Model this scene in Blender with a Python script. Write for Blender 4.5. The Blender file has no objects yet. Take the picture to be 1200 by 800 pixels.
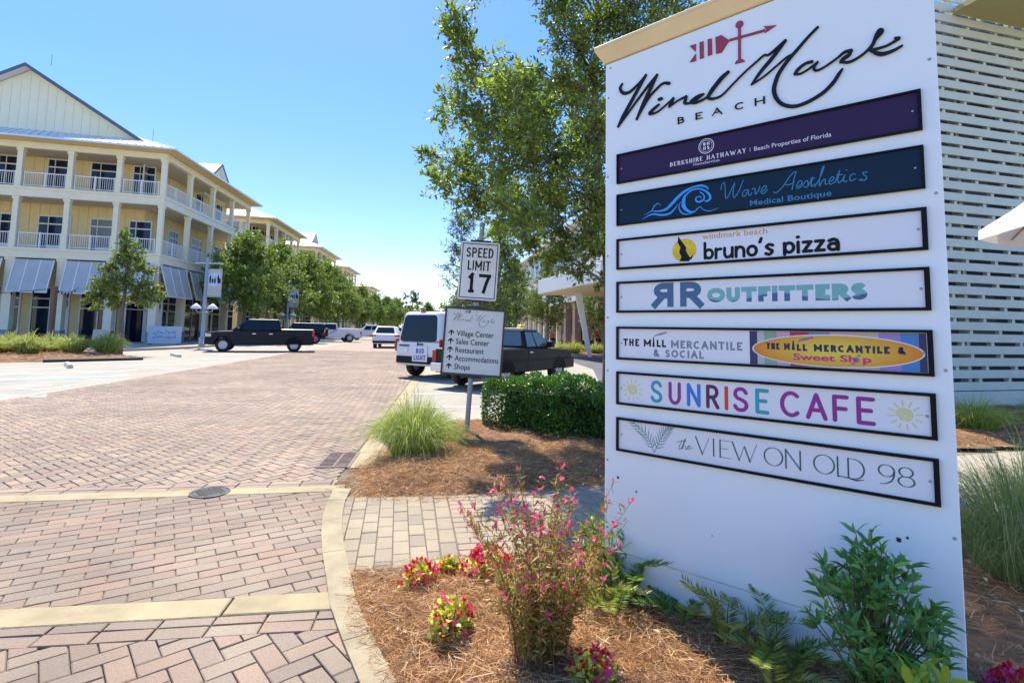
import bpy, math, random
import numpy as np
from mathutils import Vector, Matrix
PI = math.pi
rad = math.radians
S = bpy.context.scene
COL = S.collection
random.seed(7)
NP = np.random.RandomState(7)

# ------------------------------------------------------------------ camera, world, sun, exposure
EYE = 1.55
cam_d = bpy.data.cameras.new('camera')
cam = bpy.data.objects.new('camera', cam_d)
COL.objects.link(cam)
S.camera = cam
cam_d.sensor_width = 36.0
cam_d.lens = 18.6
cam_d.shift_y = -0.055
cam_d.clip_end = 3000
cam_d.clip_start = 0.05
_p, _r = rad(4.85), rad(1.03)
_f = Vector((0, math.cos(_p), math.sin(_p)))
_x0 = Vector((1, 0, 0))
_u0 = _x0.cross(_f)
_X = _x0 * math.cos(_r) + _u0 * math.sin(_r)
_U = _u0 * math.cos(_r) - _x0 * math.sin(_r)
cam.matrix_world = Matrix(((_X.x, _U.x, -_f.x, 0), (_X.y, _U.y, -_f.y, 0), (_X.z, _U.z, -_f.z, EYE), (0, 0, 0, 1)))

SUN_AZ, SUN_EL = -24.0, 57.0       # azimuth from the +Y axis towards +X, elevation
W = bpy.data.worlds.new('World')
S.world = W
W.use_nodes = True
_nt = W.node_tree
_sky = _nt.nodes.new('ShaderNodeTexSky')
_sky.sky_type = 'NISHITA'
_sky.sun_disc = False
_sky.sun_elevation = rad(SUN_EL)
_sky.sun_rotation = rad(SUN_AZ)
_sky.air_density = 0.9
_sky.dust_density = 0.15
_sky.ozone_density = 3.0
_bg = _nt.nodes['Background']
_bg.inputs[1].default_value = 0.15
_hs = _nt.nodes.new('ShaderNodeHueSaturation')
_hs.inputs['Saturation'].default_value = 1.95
_gm = _nt.nodes.new('ShaderNodeGamma')
_gm.inputs[1].default_value = 0.5
_nt.links.new(_sky.outputs[0], _gm.inputs[0])
_hs.inputs['Hue'].default_value = 0.521
_nt.links.new(_gm.outputs[0], _hs.inputs['Color'])
_nt.links.new(_hs.outputs[0], _bg.inputs[0])

_sd = bpy.data.lights.new('sun', 'SUN')
_sd.energy = 2.0
_sd.angle = rad(0.5)
_sd.color = (1.0, 0.92, 0.78)
sun = bpy.data.objects.new('sun', _sd)
COL.objects.link(sun)
_dir = Vector((math.sin(rad(SUN_AZ)) * math.cos(rad(SUN_EL)), math.cos(rad(SUN_AZ)) * math.cos(rad(SUN_EL)), math.sin(rad(SUN_EL))))
sun.rotation_euler = _dir.to_track_quat('Z', 'Y').to_euler()
sun.location = (0, 0, 30)

S.view_settings.view_transform = 'Standard'
S.view_settings.look = 'None'
S.view_settings.exposure = 2.15
S.view_settings.gamma = 1.0
S.render.engine = 'CYCLES'
S.cycles.max_bounces = 6
S.cycles.transparent_max_bounces = 6

# ------------------------------------------------------------------ materials
MATS = {}
def mat(name, col, rough=0.6, var=0.0, vscale=6.0, bump=0.0, bscale=60.0, metal=0.0, spec=0.5, island=0.0, trans=0.0, coat=0.0, hue=0.0, emit=0.0, stain=None):
    if name in MATS:
        return MATS[name]
    m = bpy.data.materials.new(name)
    m.use_nodes = True
    nt = m.node_tree
    N, L = nt.nodes, nt.links
    b = N['Principled BSDF']
    b.inputs['Roughness'].default_value = rough
    b.inputs['Metallic'].default_value = metal
    b.inputs['Specular IOR Level'].default_value = spec
    b.inputs['Coat Weight'].default_value = coat
    c4 = (*col, 1.0)
    b.inputs['Base Color'].default_value = c4
    tc = N.new('ShaderNodeTexCoord')
    src = None
    if var > 0 or stain:
        nz = N.new('ShaderNodeTexNoise')
        nz.inputs['Scale'].default_value = vscale
        nz.inputs['Detail'].default_value = 7.0
        nz.inputs['Roughness'].default_value = 0.62
        L.new(tc.outputs['Object'], nz.inputs['Vector'])
        rp = N.new('ShaderNodeValToRGB')
        rp.color_ramp.elements[0].position = 0.3
        rp.color_ramp.elements[1].position = 0.7
        lo = stain if stain else tuple(c * (1 - var) for c in col)
        rp.color_ramp.elements[0].color = (*lo, 1)
        rp.color_ramp.elements[1].color = (*[min(1, c * (1 + var)) for c in col], 1)
        L.new(nz.outputs['Fac'], rp.inputs['Fac'])
        src = rp.outputs['Color']
    if island > 0 or hue > 0:
        g = N.new('ShaderNodeNewGeometry')
        hs = N.new('ShaderNodeHueSaturation')
        if src is None:
            hs.inputs['Color'].default_value = c4
        else:
            L.new(src, hs.inputs['Color'])
        mr = N.new('ShaderNodeMapRange')
        mr.inputs['To Min'].default_value = 1 - island
        mr.inputs['To Max'].default_value = 1 + island
        L.new(g.outputs['Random Per Island'], mr.inputs['Value'])
        L.new(mr.outputs['Result'], hs.inputs['Value'])
        wn = N.new('ShaderNodeTexWhiteNoise')
        wn.noise_dimensions = '1D'
        L.new(g.outputs['Random Per Island'], wn.inputs['W'])
        m2 = N.new('ShaderNodeMapRange')
        m2.inputs['To Min'].default_value = 0.5 - hue
        m2.inputs['To Max'].default_value = 0.5 + hue
        L.new(wn.outputs['Value'], m2.inputs['Value'])
        L.new(m2.outputs['Result'], hs.inputs['Hue'])
        src = hs.outputs['Color']
    if src is not None:
        L.new(src, b.inputs['Base Color'])
    if bump > 0:
        bz = N.new('ShaderNodeTexNoise')
        bz.inputs['Scale'].default_value = bscale
        bz.inputs['Detail'].default_value = 5.0
        L.new(tc.outputs['Object'], bz.inputs['Vector'])
        bp = N.new('ShaderNodeBump')
        bp.inputs['Strength'].default_value = bump
        bp.inputs['Distance'].default_value = 0.01
        L.new(bz.outputs['Fac'], bp.inputs['Height'])
        L.new(bp.outputs['Normal'], b.inputs['Normal'])
    if emit > 0:
        b.inputs['Emission Color'].default_value = c4
        b.inputs['Emission Strength'].default_value = emit
    if trans > 0:
        tr = N.new('ShaderNodeBsdfTranslucent')
        mx = N.new('ShaderNodeMixShader')
        mx.inputs[0].default_value = trans
        if src is not None:
            gm = N.new('ShaderNodeMix')
            gm.data_type = 'RGBA'
            gm.blend_type = 'MULTIPLY'
            gm.inputs[0].default_value = 1.0
            L.new(src, gm.inputs[6])
            gm.inputs[7].default_value = (1.35, 1.45, 0.6, 1)
            L.new(gm.outputs[2], tr.inputs['Color'])
        else:
            tr.inputs['Color'].default_value = c4
        L.new(b.outputs[0], mx.inputs[1])
        L.new(tr.outputs[0], mx.inputs[2])
        L.new(mx.outputs[0], N['Material Output'].inputs['Surface'])
    MATS[name] = m
    return m

def island_ramp(name, cols, rough=0.85, bump=0.3, bscale=180.0, dirt=0.25, dscale=1.3, trans=0.0):
    """colour picked per brick / straw from a short list, with broad soft wear over it"""
    m = bpy.data.materials.new(name)
    m.use_nodes = True
    nt = m.node_tree
    N, L = nt.nodes, nt.links
    b = N['Principled BSDF']
    b.inputs['Roughness'].default_value = rough
    b.inputs['Specular IOR Level'].default_value = 0.3
    g = N.new('ShaderNodeNewGeometry')
    rp = N.new('ShaderNodeValToRGB')
    rp.color_ramp.interpolation = 'LINEAR'
    el = rp.color_ramp.elements
    while len(el) < len(cols):
        el.new(0.5)
    for i, c in enumerate(cols):
        el[i].position = i / (len(cols) - 1)
        el[i].color = (*c, 1)
    L.new(g.outputs['Random Per Island'], rp.inputs['Fac'])
    tc = N.new('ShaderNodeTexCoord')
    nz = N.new('ShaderNodeTexNoise')
    nz.inputs['Scale'].default_value = dscale
    nz.inputs['Detail'].default_value = 8
    L.new(tc.outputs['Object'], nz.inputs['Vector'])
    mr = N.new('ShaderNodeMapRange')
    mr.inputs['From Min'].default_value = 0.3
    mr.inputs['From Max'].default_value = 0.7
    mr.inputs['To Min'].default_value = 1 - dirt
    mr.inputs['To Max'].default_value = 1 + dirt * 0.6
    L.new(nz.outputs['Fac'], mr.inputs['Value'])
    n2 = N.new('ShaderNodeTexNoise')
    n2.inputs['Scale'].default_value = 90
    n2.inputs['Detail'].default_value = 4
    L.new(tc.outputs['Object'], n2.inputs['Vector'])
    m3 = N.new('ShaderNodeMapRange')
    m3.inputs['From Min'].default_value = 0.3
    m3.inputs['From Max'].default_value = 0.7
    m3.inputs['To Min'].default_value = 0.84
    m3.inputs['To Max'].default_value = 1.14
    L.new(n2.outputs['Fac'], m3.inputs['Value'])
    mu = N.new('ShaderNodeMath')
    mu.operation = 'MULTIPLY'
    L.new(mr.outputs[0], mu.inputs[0])
    L.new(m3.outputs[0], mu.inputs[1])
    hs = N.new('ShaderNodeHueSaturation')
    L.new(rp.outputs['Color'], hs.inputs['Color'])
    L.new(mu.outputs[0], hs.inputs['Value'])
    L.new(hs.outputs['Color'], b.inputs['Base Color'])
    if bump:
        bz = N.new('ShaderNodeTexNoise')
        bz.inputs['Scale'].default_value = bscale
        bz.inputs['Detail'].default_value = 4
        L.new(tc.outputs['Object'], bz.inputs['Vector'])
        bp = N.new('ShaderNodeBump')
        bp.inputs['Strength'].default_value = bump
        bp.inputs['Distance'].default_value = 0.004
        L.new(bz.outputs['Fac'], bp.inputs['Height'])
        L.new(bp.outputs['Normal'], b.inputs['Normal'])
    if trans:
        tr = N.new('ShaderNodeBsdfTranslucent')
        L.new(hs.outputs['Color'], tr.inputs['Color'])
        mx = N.new('ShaderNodeMixShader')
        mx.inputs[0].default_value = trans
        L.new(b.outputs[0], mx.inputs[1])
        L.new(tr.outputs[0], mx.inputs[2])
        L.new(mx.outputs[0], N['Material Output'].inputs['Surface'])
    return m

# ------------------------------------------------------------------ mesh builder
def arc(cx, cy, rx, ry, a0, a1, n=10):
    return [(cx + rx * math.cos(rad(a0 + (a1 - a0) * i / n)), cy + ry * math.sin(rad(a0 + (a1 - a0) * i / n))) for i in range(n + 1)]

def catmull(pts, ws=None, k=6):
    if len(pts) < 3:
        return [tuple(p) for p in pts], (list(ws) if ws else None)
    P = [np.array(p, float) for p in pts]
    P = [2 * P[0] - P[1]] + P + [2 * P[-1] - P[-2]]
    out, wo = [], []
    for i in range(1, len(P) - 2):
        for j in range(k):
            t = j / k
            a, b, c, d = P[i - 1], P[i], P[i + 1], P[i + 2]
            out.append(tuple(0.5 * (2 * b + (c - a) * t + (2 * a - 5 * b + 4 * c - d) * t * t + (3 * b - a - 3 * c + d) * t ** 3)))
            if ws:
                wo.append(ws[i - 1] * (1 - t) + ws[i] * t)
    out.append(tuple(P[-2]))
    if ws:
        wo.append(ws[-1])
    return out, (wo if ws else None)

class MB:
    def __init__(self, M=None, off=(0, 0, 0)):
        self.v, self.f, self.M, self.off = [], [], M, Vector(off)
    def pt(self, p):
        q = Vector(p)
        if self.M is not None:
            q = self.M @ q
        q = q - self.off
        self.v.append((q.x, q.y, q.z))
        return len(self.v) - 1
    def face(self, pts):
        self.f.append([self.pt(p) for p in pts])
        return self
    def box(self, x0, x1, y0, y1, z0, z1):
        i = [self.pt(p) for p in ((x0, y0, z0), (x1, y0, z0), (x1, y1, z0), (x0, y1, z0), (x0, y0, z1), (x1, y0, z1), (x1, y1, z1), (x0, y1, z1))]
        for q in ((0, 3, 2, 1), (4, 5, 6, 7), (0, 1, 5, 4), (1, 2, 6, 5), (2, 3, 7, 6), (3, 0, 4, 7)):
            self.f.append([i[k] for k in q])
        return self
    def hexa(self, b, t):
        i = [self.pt(p) for p in list(b) + list(t)]
        n = len(b)
        self.f.append(i[:n][::-1])
        self.f.append(i[n:])
        for k in range(n):
            self.f.append([i[k], i[(k + 1) % n], i[n + (k + 1) % n], i[n + k]])
        return self
    def prism(self, poly, z0, z1):
        return self.hexa([(x, y, z0) for x, y in poly], [(x, y, z1) for x, y in poly])
    def tube(self, pts, r, n=8, cap=True):
        pts = [Vector(p) for p in pts]
        rs = r if isinstance(r, (list, tuple)) else [r] * len(pts)
        rings = []
        prev = None
        for k, p in enumerate(pts):
            t = (pts[min(k + 1, len(pts) - 1)] - pts[max(k - 1, 0)])
            if t.length < 1e-9:
                t = Vector((0, 0, 1))
            t.normalize()
            if prev is None:
                a = Vector((1, 0, 0)) if abs(t.x) < 0.8 else Vector((0, 1, 0))
                e1 = t.cross(a).normalized()
            else:
                e1 = (prev - t * prev.dot(t))
                e1 = e1.normalized() if e1.length > 1e-6 else t.orthogonal().normalized()
            prev = e1
            e2 = t.cross(e1)
            rings.append([self.pt(p + (e1 * math.cos(2 * PI * j / n) + e2 * math.sin(2 * PI * j / n)) * rs[k]) for j in range(n)])
        for k in range(len(rings) - 1):
            for j in range(n):
                self.f.append([rings[k][j], rings[k][(j + 1) % n], rings[k + 1][(j + 1) % n], rings[k + 1][j]])
        if cap:
            self.f.append(rings[0][::-1])
            self.f.append(rings[-1])
        return self
    def lathe(self, prof, c=(0, 0, 0), n=20, axis='Z', cap=True):
        rings = []
        for r, z in prof:
            ring = []
            for j in range(n):
                a = 2 * PI * j / n
                if axis == 'Z':
                    q = (c[0] + r * math.cos(a), c[1] + r * math.sin(a), c[2] + z)
                elif axis == 'Y':
                    q = (c[0] + r * math.cos(a), c[1] + z, c[2] - r * math.sin(a))
                else:
                    q = (c[0] + z, c[1] + r * math.cos(a), c[2] + r * math.sin(a))
                ring.append(self.pt(q))
            rings.append(ring)
        for k in range(len(rings) - 1):
            for j in range(n):
                self.f.append([rings[k][j], rings[k][(j + 1) % n], rings[k + 1][(j + 1) % n], rings[k + 1][j]])
        if cap and prof[0][0] > 1e-4:
            self.f.append(rings[0][::-1])
        if cap and prof[-1][0] > 1e-4:
            self.f.append(rings[-1])
        return self
    # flat lettering: strokes live in the (x, z) plane facing -y
    def ribbon(self, pts, ws, y0, th, smooth=True, k=6, rnd=False):
        ws = list(ws) if isinstance(ws, (list, tuple)) else [ws] * len(pts)
        if smooth and len(pts) > 2:
            pts, ws = catmull(pts, ws, k)
        P = [np.array(p, float) for p in pts]
        n = len(P)
        Lq, Rq = [], []
        for i in range(n):
            t = P[min(i + 1, n - 1)] - P[max(i - 1, 0)]
            l = np.hypot(*t)
            t = t / l if l > 1e-9 else np.array([1.0, 0.0])
            nn = np.array([-t[1], t[0]])
            Lq.append(P[i] + nn * ws[i] / 2)
            Rq.append(P[i] - nn * ws[i] / 2)
        if rnd and n > 1:
            def cap(c, t, w):
                a0 = math.atan2(t[1], t[0])
                return [c + w / 2 * np.array([math.cos(a0 + rad(a)), math.sin(a0 + rad(a))]) for a in (-60, -30, 0, 30, 60)]
            t1 = P[-1] - P[-2]
            t0 = P[0] - P[1]
            loopR = [np.array(q) for q in Rq]
            end = cap(P[-1], t1, ws[-1])
            start = cap(P[0], t0, ws[0])
            self.poly2([Rq[-1]] + end + [Lq[-1]], y0, th)
            self.poly2([Lq[0]] + start + [Rq[0]], y0, th)
        F = y0 - th
        a = [(self.pt((q[0], F, q[1])), self.pt((r[0], F, r[1])), self.pt((q[0], y0, q[1])), self.pt((r[0], y0, r[1]))) for q, r in zip(Lq, Rq)]
        for i in range(n - 1):
            p, q = a[i], a[i + 1]
            self.f.append([p[0], p[1], q[1], q[0]])
            self.f.append([p[2], p[0], q[0], q[2]])
            self.f.append([p[1], p[3], q[3], q[1]])
        self.f.append([a[0][0], a[0][2], a[0][3], a[0][1]])
        self.f.append([a[-1][1], a[-1][3], a[-1][2], a[-1][0]])
        return self
    def poly2(self, pts, y0, th):
        F = y0 - th
        i = [self.pt((p[0], F, p[1])) for p in pts]
        j = [self.pt((p[0], y0, p[1])) for p in pts]
        self.f.append(i)
        n = len(pts)
        for k in range(n):
            self.f.append([i[k], j[k], j[(k + 1) % n], i[(k + 1) % n]])
        return self
    def build(self, name, m, parent=None, smooth=False, bevel=0.0, seg=2, **props):
        me = bpy.data.meshes.new(name)
        me.from_pydata(self.v, [], self.f)
        me.validate()
        me.materials.append(m)
        if smooth:
            me.polygons.foreach_set('use_smooth', [True] * len(me.polygons))
        o = bpy.data.objects.new(name, me)
        COL.objects.link(o)
        if parent is not None:
            o.parent = parent
        if bevel > 0:
            md = o.modifiers.new('bevel', 'BEVEL')
            md.width = bevel
            md.segments = seg
            md.limit_method = 'ANGLE'
            md.angle_limit = rad(35)
            md.harden_normals = False
        for k, v in props.items():
            o[k] = v
        return o

def raw(name, V, Fc, m, parent=None, smooth=False):
    me = bpy.data.meshes.new(name)
    V = np.asarray(V, np.float32)
    Fc = np.asarray(Fc, np.int32)
    k = Fc.shape[1]
    me.vertices.add(len(V))
    me.vertices.foreach_set('co', V.ravel())
    me.loops.add(Fc.size)
    me.loops.foreach_set('vertex_index', Fc.ravel())
    me.polygons.add(len(Fc))
    me.polygons.foreach_set('loop_start', np.arange(0, Fc.size, k, dtype=np.int32))
    me.polygons.foreach_set('loop_total', np.full(len(Fc), k, np.int32))
    me.update()
    me.validate()
    me.materials.append(m)
    if smooth:
        me.polygons.foreach_set('use_smooth', np.ones(len(Fc), bool))
    o = bpy.data.objects.new(name, me)
    COL.objects.link(o)
    if parent is not None:
        o.parent = parent
    return o

def thing(name, label, cat, loc=(0, 0, 0), rz=0.0, group=None):
    o = bpy.data.objects.new(name, None)
    o.empty_display_size = 0.2
    COL.objects.link(o)
    o.location = loc
    o.rotation_euler = (0, 0, rz)
    o['label'] = label
    o['category'] = cat
    if group:
        o['group'] = group
    return o

def tag(o, label, cat, group=None):
    o['label'] = label
    o['category'] = cat
    if group:
        o['group'] = group
    return o

def kind(o, k):
    o['kind'] = k
    return o

def dup(root, loc, rz=None, label=None, group=None, scale=None):
    r = root.copy()
    COL.objects.link(r)
    r.location = loc
    if rz is not None:
        r.rotation_euler = (0, 0, rz)
    if scale:
        r.scale = (scale, scale, scale) if not isinstance(scale, tuple) else scale
    if label:
        r['label'] = label
    if group:
        r['group'] = group
    for ch in list(root.children):
        c = ch.copy()
        COL.objects.link(c)
        c.parent = r
        for g in list(ch.children):
            d = g.copy()
            COL.objects.link(d)
            d.parent = c
    return r

def sheet(name, poly, z, m, k='structure'):
    b = MB()
    b.face([(x, y, z) for x, y in poly])
    o = b.build(name, m)
    return kind(o, k)

# ------------------------------------------------------------------ lettering
_S = [(.93, .82), (.75, .96), (.5, 1), (.2, .94), (.05, .76), (.2, .58), (.5, .5), (.82, .4), (.97, .22), (.8, .05), (.5, 0), (.2, .04), (.03, .18)]
GL = {
 'A': [[(0, 0), (.5, 1)], [(.5, 1), (1, 0)], [(.18, .34), (.82, .34)]],
 'B': [[(.08, 0), (.08, 1)], [(.08, 1), (.5, 1)] + arc(.5, .765, .38, .235, 80, -80, 6) + [(.5, .53), (.08, .53)], [(.5, .53)] + arc(.53, .265, .45, .265, 80, -80, 6) + [(.5, 0), (.08, 0)]],
 'C': [arc(.55, .5, .55, .5, 48, 312, 16)],
 'D': [[(.08, 0), (.08, 1)], [(.08, 1), (.4, 1)] + arc(.42, .5, .58, .5, 85, -85, 12) + [(.4, 0), (.08, 0)]],
 'E': [[(.08, 0), (.08, 1)], [(.08, 1), (1, 1)], [(.08, .52), (.85, .52)], [(.08, 0), (1, 0)]],
 'F': [[(.08, 0), (.08, 1)], [(.08, 1), (1, 1)], [(.08, .5), (.9, .5)]],
  'G': [arc(.55, .5, .55, .5, 48, 345, 16), [(.6, .46), (1.06, .46)]],
 'H': [[(.05, 0), (.05, 1)], [(.95, 0), (.95, 1)], [(.05, .51), (.95, .51)]],
 'I': [[(.5, 0), (.5, 1)]],
 'K': [[(.08, 0), (.08, 1)], [(.95, 1), (.1, .42)], [(.35, .58), (1, 0)]],
 'L': [[(.08, 0), (.08, 1)], [(.08, 0), (1, 0)]],
 'M': [[(.04, 0), (.04, 1)], [(.04, 1), (.5, .25)], [(.5, .25), (.96, 1)], [(.96, 1), (.96, 0)]],
 'N': [[(.05, 0), (.05, 1)], [(.05, 1), (.95, 0)], [(.95, 0), (.95, 1)]],
 'O': [arc(.5, .5, .5, .5, 90, 450, 24)],
 'P': [[(.08, 0), (.08, 1)], [(.08, 1), (.5, 1)] + arc(.53, .74, .45, .26, 85, -85, 8) + [(.5, .48), (.08, .48)]],
 'R': [[(.08, 0), (.08, 1)], [(.08, 1), (.5, 1)] + arc(.5, .74, .42, .26, 85, -85, 8) + [(.5, .48), (.08, .48)], [(.5, .48), (.98, 0)]],
 'S': [_S],
 'T': [[(.5, 0), (.5, 1)], [(0, 1), (1, 1)]],
 'U': [[(.06, 1), (.06, .35)] + arc(.5, .36, .44, .36, 180, 360, 12)[1:] + [(.94, 1)]],
 'V': [[(0, 1), (.5, 0)], [(.5, 0), (1, 1)]],
 'W': [[(0, 1), (.28, 0)], [(.28, 0), (.5, .85)], [(.5, .85), (.72, 0)], [(.72, 0), (1, 1)]],
 'Y': [[(0, 1), (.5, .48)], [(1, 1), (.5, .48)], [(.5, .48), (.5, 0)]],
 '&': [[(1, 0), (.25, .75), (.28, .93), (.45, 1), (.62, .92), (.6, .75), (.15, .42), (.08, .2), (.25, .03), (.5, .02), (.75, .2), (.9, .45)]],
 '1': [[(.2, .78), (.58, 1)], [(.58, 1), (.58, 0)], [(.2, 0), (.95, 0)]],
 '7': [[(0, .98), (1, .98)], [(.96, .96), (.7, .55), (.45, 0)]],
 '8': [arc(.5, .75, .42, .25, 90, 450, 20), arc(.5, .26, .5, .26, 90, 450, 20)],
 '9': [arc(.5, .69, .5, .31, 0, 360, 20), [(1, .69), (.98, .45), (.82, .18), (.45, 0), (.05, -.03)]],
}
GW = {'I': .28, 'M': 1.05, 'W': 1.25, 'N': .85, 'O': .92, 'A': .85, 'V': .85, 'C': .8, 'E': .62, 'F': .6, 'L': .58, 'T': .72, ' ': .45, 'S': .64, '&': .85, '1': .45}
def glyph(b, ch, x0, x1, z0, z1, th, y0, depth, contrast=1.0, serif=0.0, rnd=False, inset=True):
    h = th / 2 if inset else 0
    ax, bx, az, bz = x0 + h, x1 - h, z0 + h, z1 - h
    if ch == 'I':
        ax = bx = (x0 + x1) / 2
    for n, st in enumerate(GL[ch]):
        pts = [(ax + (bx - ax) * p[0], az + (bz - az) * p[1]) for p in st]
        if len(st) > 3 and ch in 'S&':
            pts, _ = catmull(pts, None, 4)
        ws = []
        for i in range(len(pts)):
            q, r = pts[max(i - 1, 0)], pts[min(i + 1, len(pts) - 1)]
            dx, dz = r[0] - q[0], r[1] - q[1]
            l = math.hypot(dx, dz) or 1
            k = abs(dz) / l
            if len(st) == 2 and dx * dz > 0 and abs(dx) / l > .15 and contrast < 1:
                k = 0.0
            ws.append(th * (contrast + (1 - contrast) * k))
        if not rnd and inset:                                  # square ends reach the cap lines
            for e, o in ((0, 1), (-1, -2)):
                q, r = np.array(pts[e]), np.array(pts[o])
                d = (q - r) / (np.hypot(*(q - r)) + 1e-9)
                tz, tx = .02 * (bz - az), .02 * (bx - ax) + 1e-6
                if (abs(q[1] - az) < tz or abs(q[1] - bz) < tz) and abs(d[1]) > .6:
                    pts[e] = tuple(q + d * h / abs(d[1]))
                elif (abs(q[0] - ax) < tx or abs(q[0] - bx) < tx) and abs(d[0]) > .8 and len(st) == 2:
                    pts[e] = tuple(q + d * h)
        b.ribbon(pts, ws, y0 - n * .00012, depth, smooth=False, rnd=rnd)
        if serif > 0 and len(st) == 2:
            for (px, pz) in (pts[0], pts[-1]):
                dz = abs(pts[-1][1] - pts[0][1])
                if dz > (z1 - z0) * .4 and (abs(pz - az) < .02 * (z1 - z0) or abs(pz - bz) < .02 * (z1 - z0)):
                    b.ribbon([(px - serif, pz), (px + serif, pz)], th * max(contrast, .35), y0 - .0005 - n * .0001, depth, smooth=False)

def string(b, s, x0, x1, z0, z1, th, y0, depth, gap=.28, **kw):
    """a line of stroke capitals fitted between x0 and x1"""
    w = [GW.get(c, .72) for c in s]
    tot = sum(w) + gap * (len(s) - 1)
    k = (x1 - x0) / tot
    x = x0
    for c, wi in zip(s, w):
        if c != ' ':
            glyph(b, c, x, x + wi * k, z0, z1, th, y0, depth, **kw)
        x += (wi + gap) * k

_CAPH = [None]
def _text_mesh(body, bold):
    cu = bpy.data.curves.new('t', 'FONT')
    cu.body = body
    cu.size = 1.0
    cu.offset = bold
    cu.resolution_u = 3
    ob = bpy.data.objects.new('t', cu)
    COL.objects.link(ob)
    dg = bpy.context.evaluated_depsgraph_get()
    me = ob.evaluated_get(dg).to_mesh()
    V = [tuple(v.co) for v in me.vertices]
    Fc = [list(p.vertices) for p in me.polygons]
    ob.evaluated_get(dg).to_mesh_clear()
    bpy.data.objects.remove(ob)
    bpy.data.curves.remove(cu)
    return V, Fc
def text(b, body, x0, x1, z0, zcap, y, bold=0.0, slant=0.0):
    """a line in the built-in face, fitted between x0 and x1, capitals from z0 to zcap"""
    if _CAPH[0] is None:
        v, _ = _text_mesh('H', 0)
        _CAPH[0] = max(p[1] for p in v)
    V, Fc = _text_mesh(body, bold)
    mx0, mx1 = min(p[0] for p in V), max(p[0] for p in V)
    kx, kz = (x1 - x0) / (mx1 - mx0), (zcap - z0) / _CAPH[0]
    base = len(b.v)
    for p in V:
        z = p[1] * kz
        b.pt((x0 + (p[0] - mx0) * kx + slant * z, y, z0 + z))
    for f in Fc:
        b.f.append([base + i for i in f])
    return b

# ------------------------------------------------------------------ small vegetation builders
def leaves(P, D, Ln, Wd, rs, fold=.25, droop=0.0):
    """folded leaf blades: four points, two triangles each"""
    n = len(P)
    P = np.asarray(P, float)
    D = np.asarray(D, float)
    D = D / (np.linalg.norm(D, axis=1, keepdims=True) + 1e-9)
    r = rs.normal(size=(n, 3)) + np.array([0, 0, .9])
    Sd = np.cross(D, r)
    Sd /= (np.linalg.norm(Sd, axis=1, keepdims=True) + 1e-9)
    Nn = np.cross(Sd, D)
    Ln = np.broadcast_to(np.asarray(Ln, float).reshape(-1, 1), (n, 1))
    Wd = np.broadcast_to(np.asarray(Wd, float).reshape(-1, 1), (n, 1))
    mid = P + D * Ln * .45
    A = mid + Sd * Wd / 2 + Nn * Wd * fold
    B = mid - Sd * Wd / 2 + Nn * Wd * fold
    T = P + D * Ln
    T[:, 2] -= droop * Ln[:, 0]
    V = np.stack([P, A, T, B], 1).reshape(-1, 3)
    i = np.arange(n)[:, None] * 4
    F1 = np.concatenate([i, i + 1, i + 2], 1)
    F2 = np.concatenate([i, i + 2, i + 3], 1)
    return V, np.concatenate([F1, F2], 0)

def leaves8(P, D, Ln, Wd, rs, fold=.2, droop=.12, shape=(.32, .86, .68, .62)):
    """pointed leaf blades with a midrib fold and a slight bend; for plants seen close up"""
    n = len(P)
    P = np.asarray(P, float)
    D = np.asarray(D, float)
    D = D / (np.linalg.norm(D, axis=1, keepdims=True) + 1e-9)
    r = rs.normal(size=(n, 3)) * .7 + np.array([0, 0, 1.1])
    Sd = np.cross(D, r)
    Sd /= (np.linalg.norm(Sd, axis=1, keepdims=True) + 1e-9)
    Nn = np.cross(Sd, D)
    Nn *= np.sign(Nn[:, 2:3] + 1e-6)
    Ln = np.broadcast_to(np.asarray(Ln, float).reshape(-1, 1), (n, 1))
    Wd = np.broadcast_to(np.asarray(Wd, float).reshape(-1, 1), (n, 1))
    t1, w1, t2, w2 = shape
    M1 = P + D * Ln * t1 + Nn * Ln * droop * .35
    M2 = P + D * Ln * t2 + Nn * Ln * droop * .2
    T = P + D * Ln - Nn * Ln * droop
    A1, B1 = M1 + Sd * Wd * w1 / 2 + Nn * Wd * fold, M1 - Sd * Wd * w1 / 2 + Nn * Wd * fold
    A2, B2 = M2 + Sd * Wd * w2 / 2 + Nn * Wd * fold, M2 - Sd * Wd * w2 / 2 + Nn * Wd * fold
    V = np.stack([P, M1, M2, T, A1, A2, B1, B2], 1).reshape(-1, 3)
    i = np.arange(n)[:, None] * 8
    F = [(0, 4, 1), (4, 5, 2), (4, 2, 1), (5, 3, 2), (0, 1, 6), (6, 2, 7), (6, 1, 2), (7, 2, 3)]
    return V, np.concatenate([np.concatenate([i + a, i + b, i + c], 1) for a, b, c in F], 0)

def blades(base, tip, bend, w, seg=4, rs=NP):
    """grass blades / straws as tapering ribbons; arrays of n"""
    n = len(base)
    base, tip, bend = (np.asarray(a, float) for a in (base, tip, bend))
    w = np.broadcast_to(np.asarray(w, float).reshape(-1, 1), (n, 1))
    d = tip - base
    side = np.cross(d, rs.normal(size=(n, 3)))
    side /= (np.linalg.norm(side, axis=1, keepdims=True) + 1e-9)
    rows = []
    for k in range(seg + 1):
        t = k / seg
        c = base * (1 - t) ** 2 + 2 * t * (1 - t) * bend + tip * t * t
        ww = w * (1 - .85 * t ** 1.6) / 2
        rows += [c - side * ww, c + side * ww]
    V = np.stack(rows, 1).reshape(-1, 3)
    m = 2 * (seg + 1)
    i = np.arange(n)[:, None] * m
    Fs = [np.concatenate([i + 2 * k, i + 2 * k + 1, i + 2 * k + 3, i + 2 * k + 2], 1) for k in range(seg)]
    return V, np.concatenate(Fs, 0)

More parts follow.
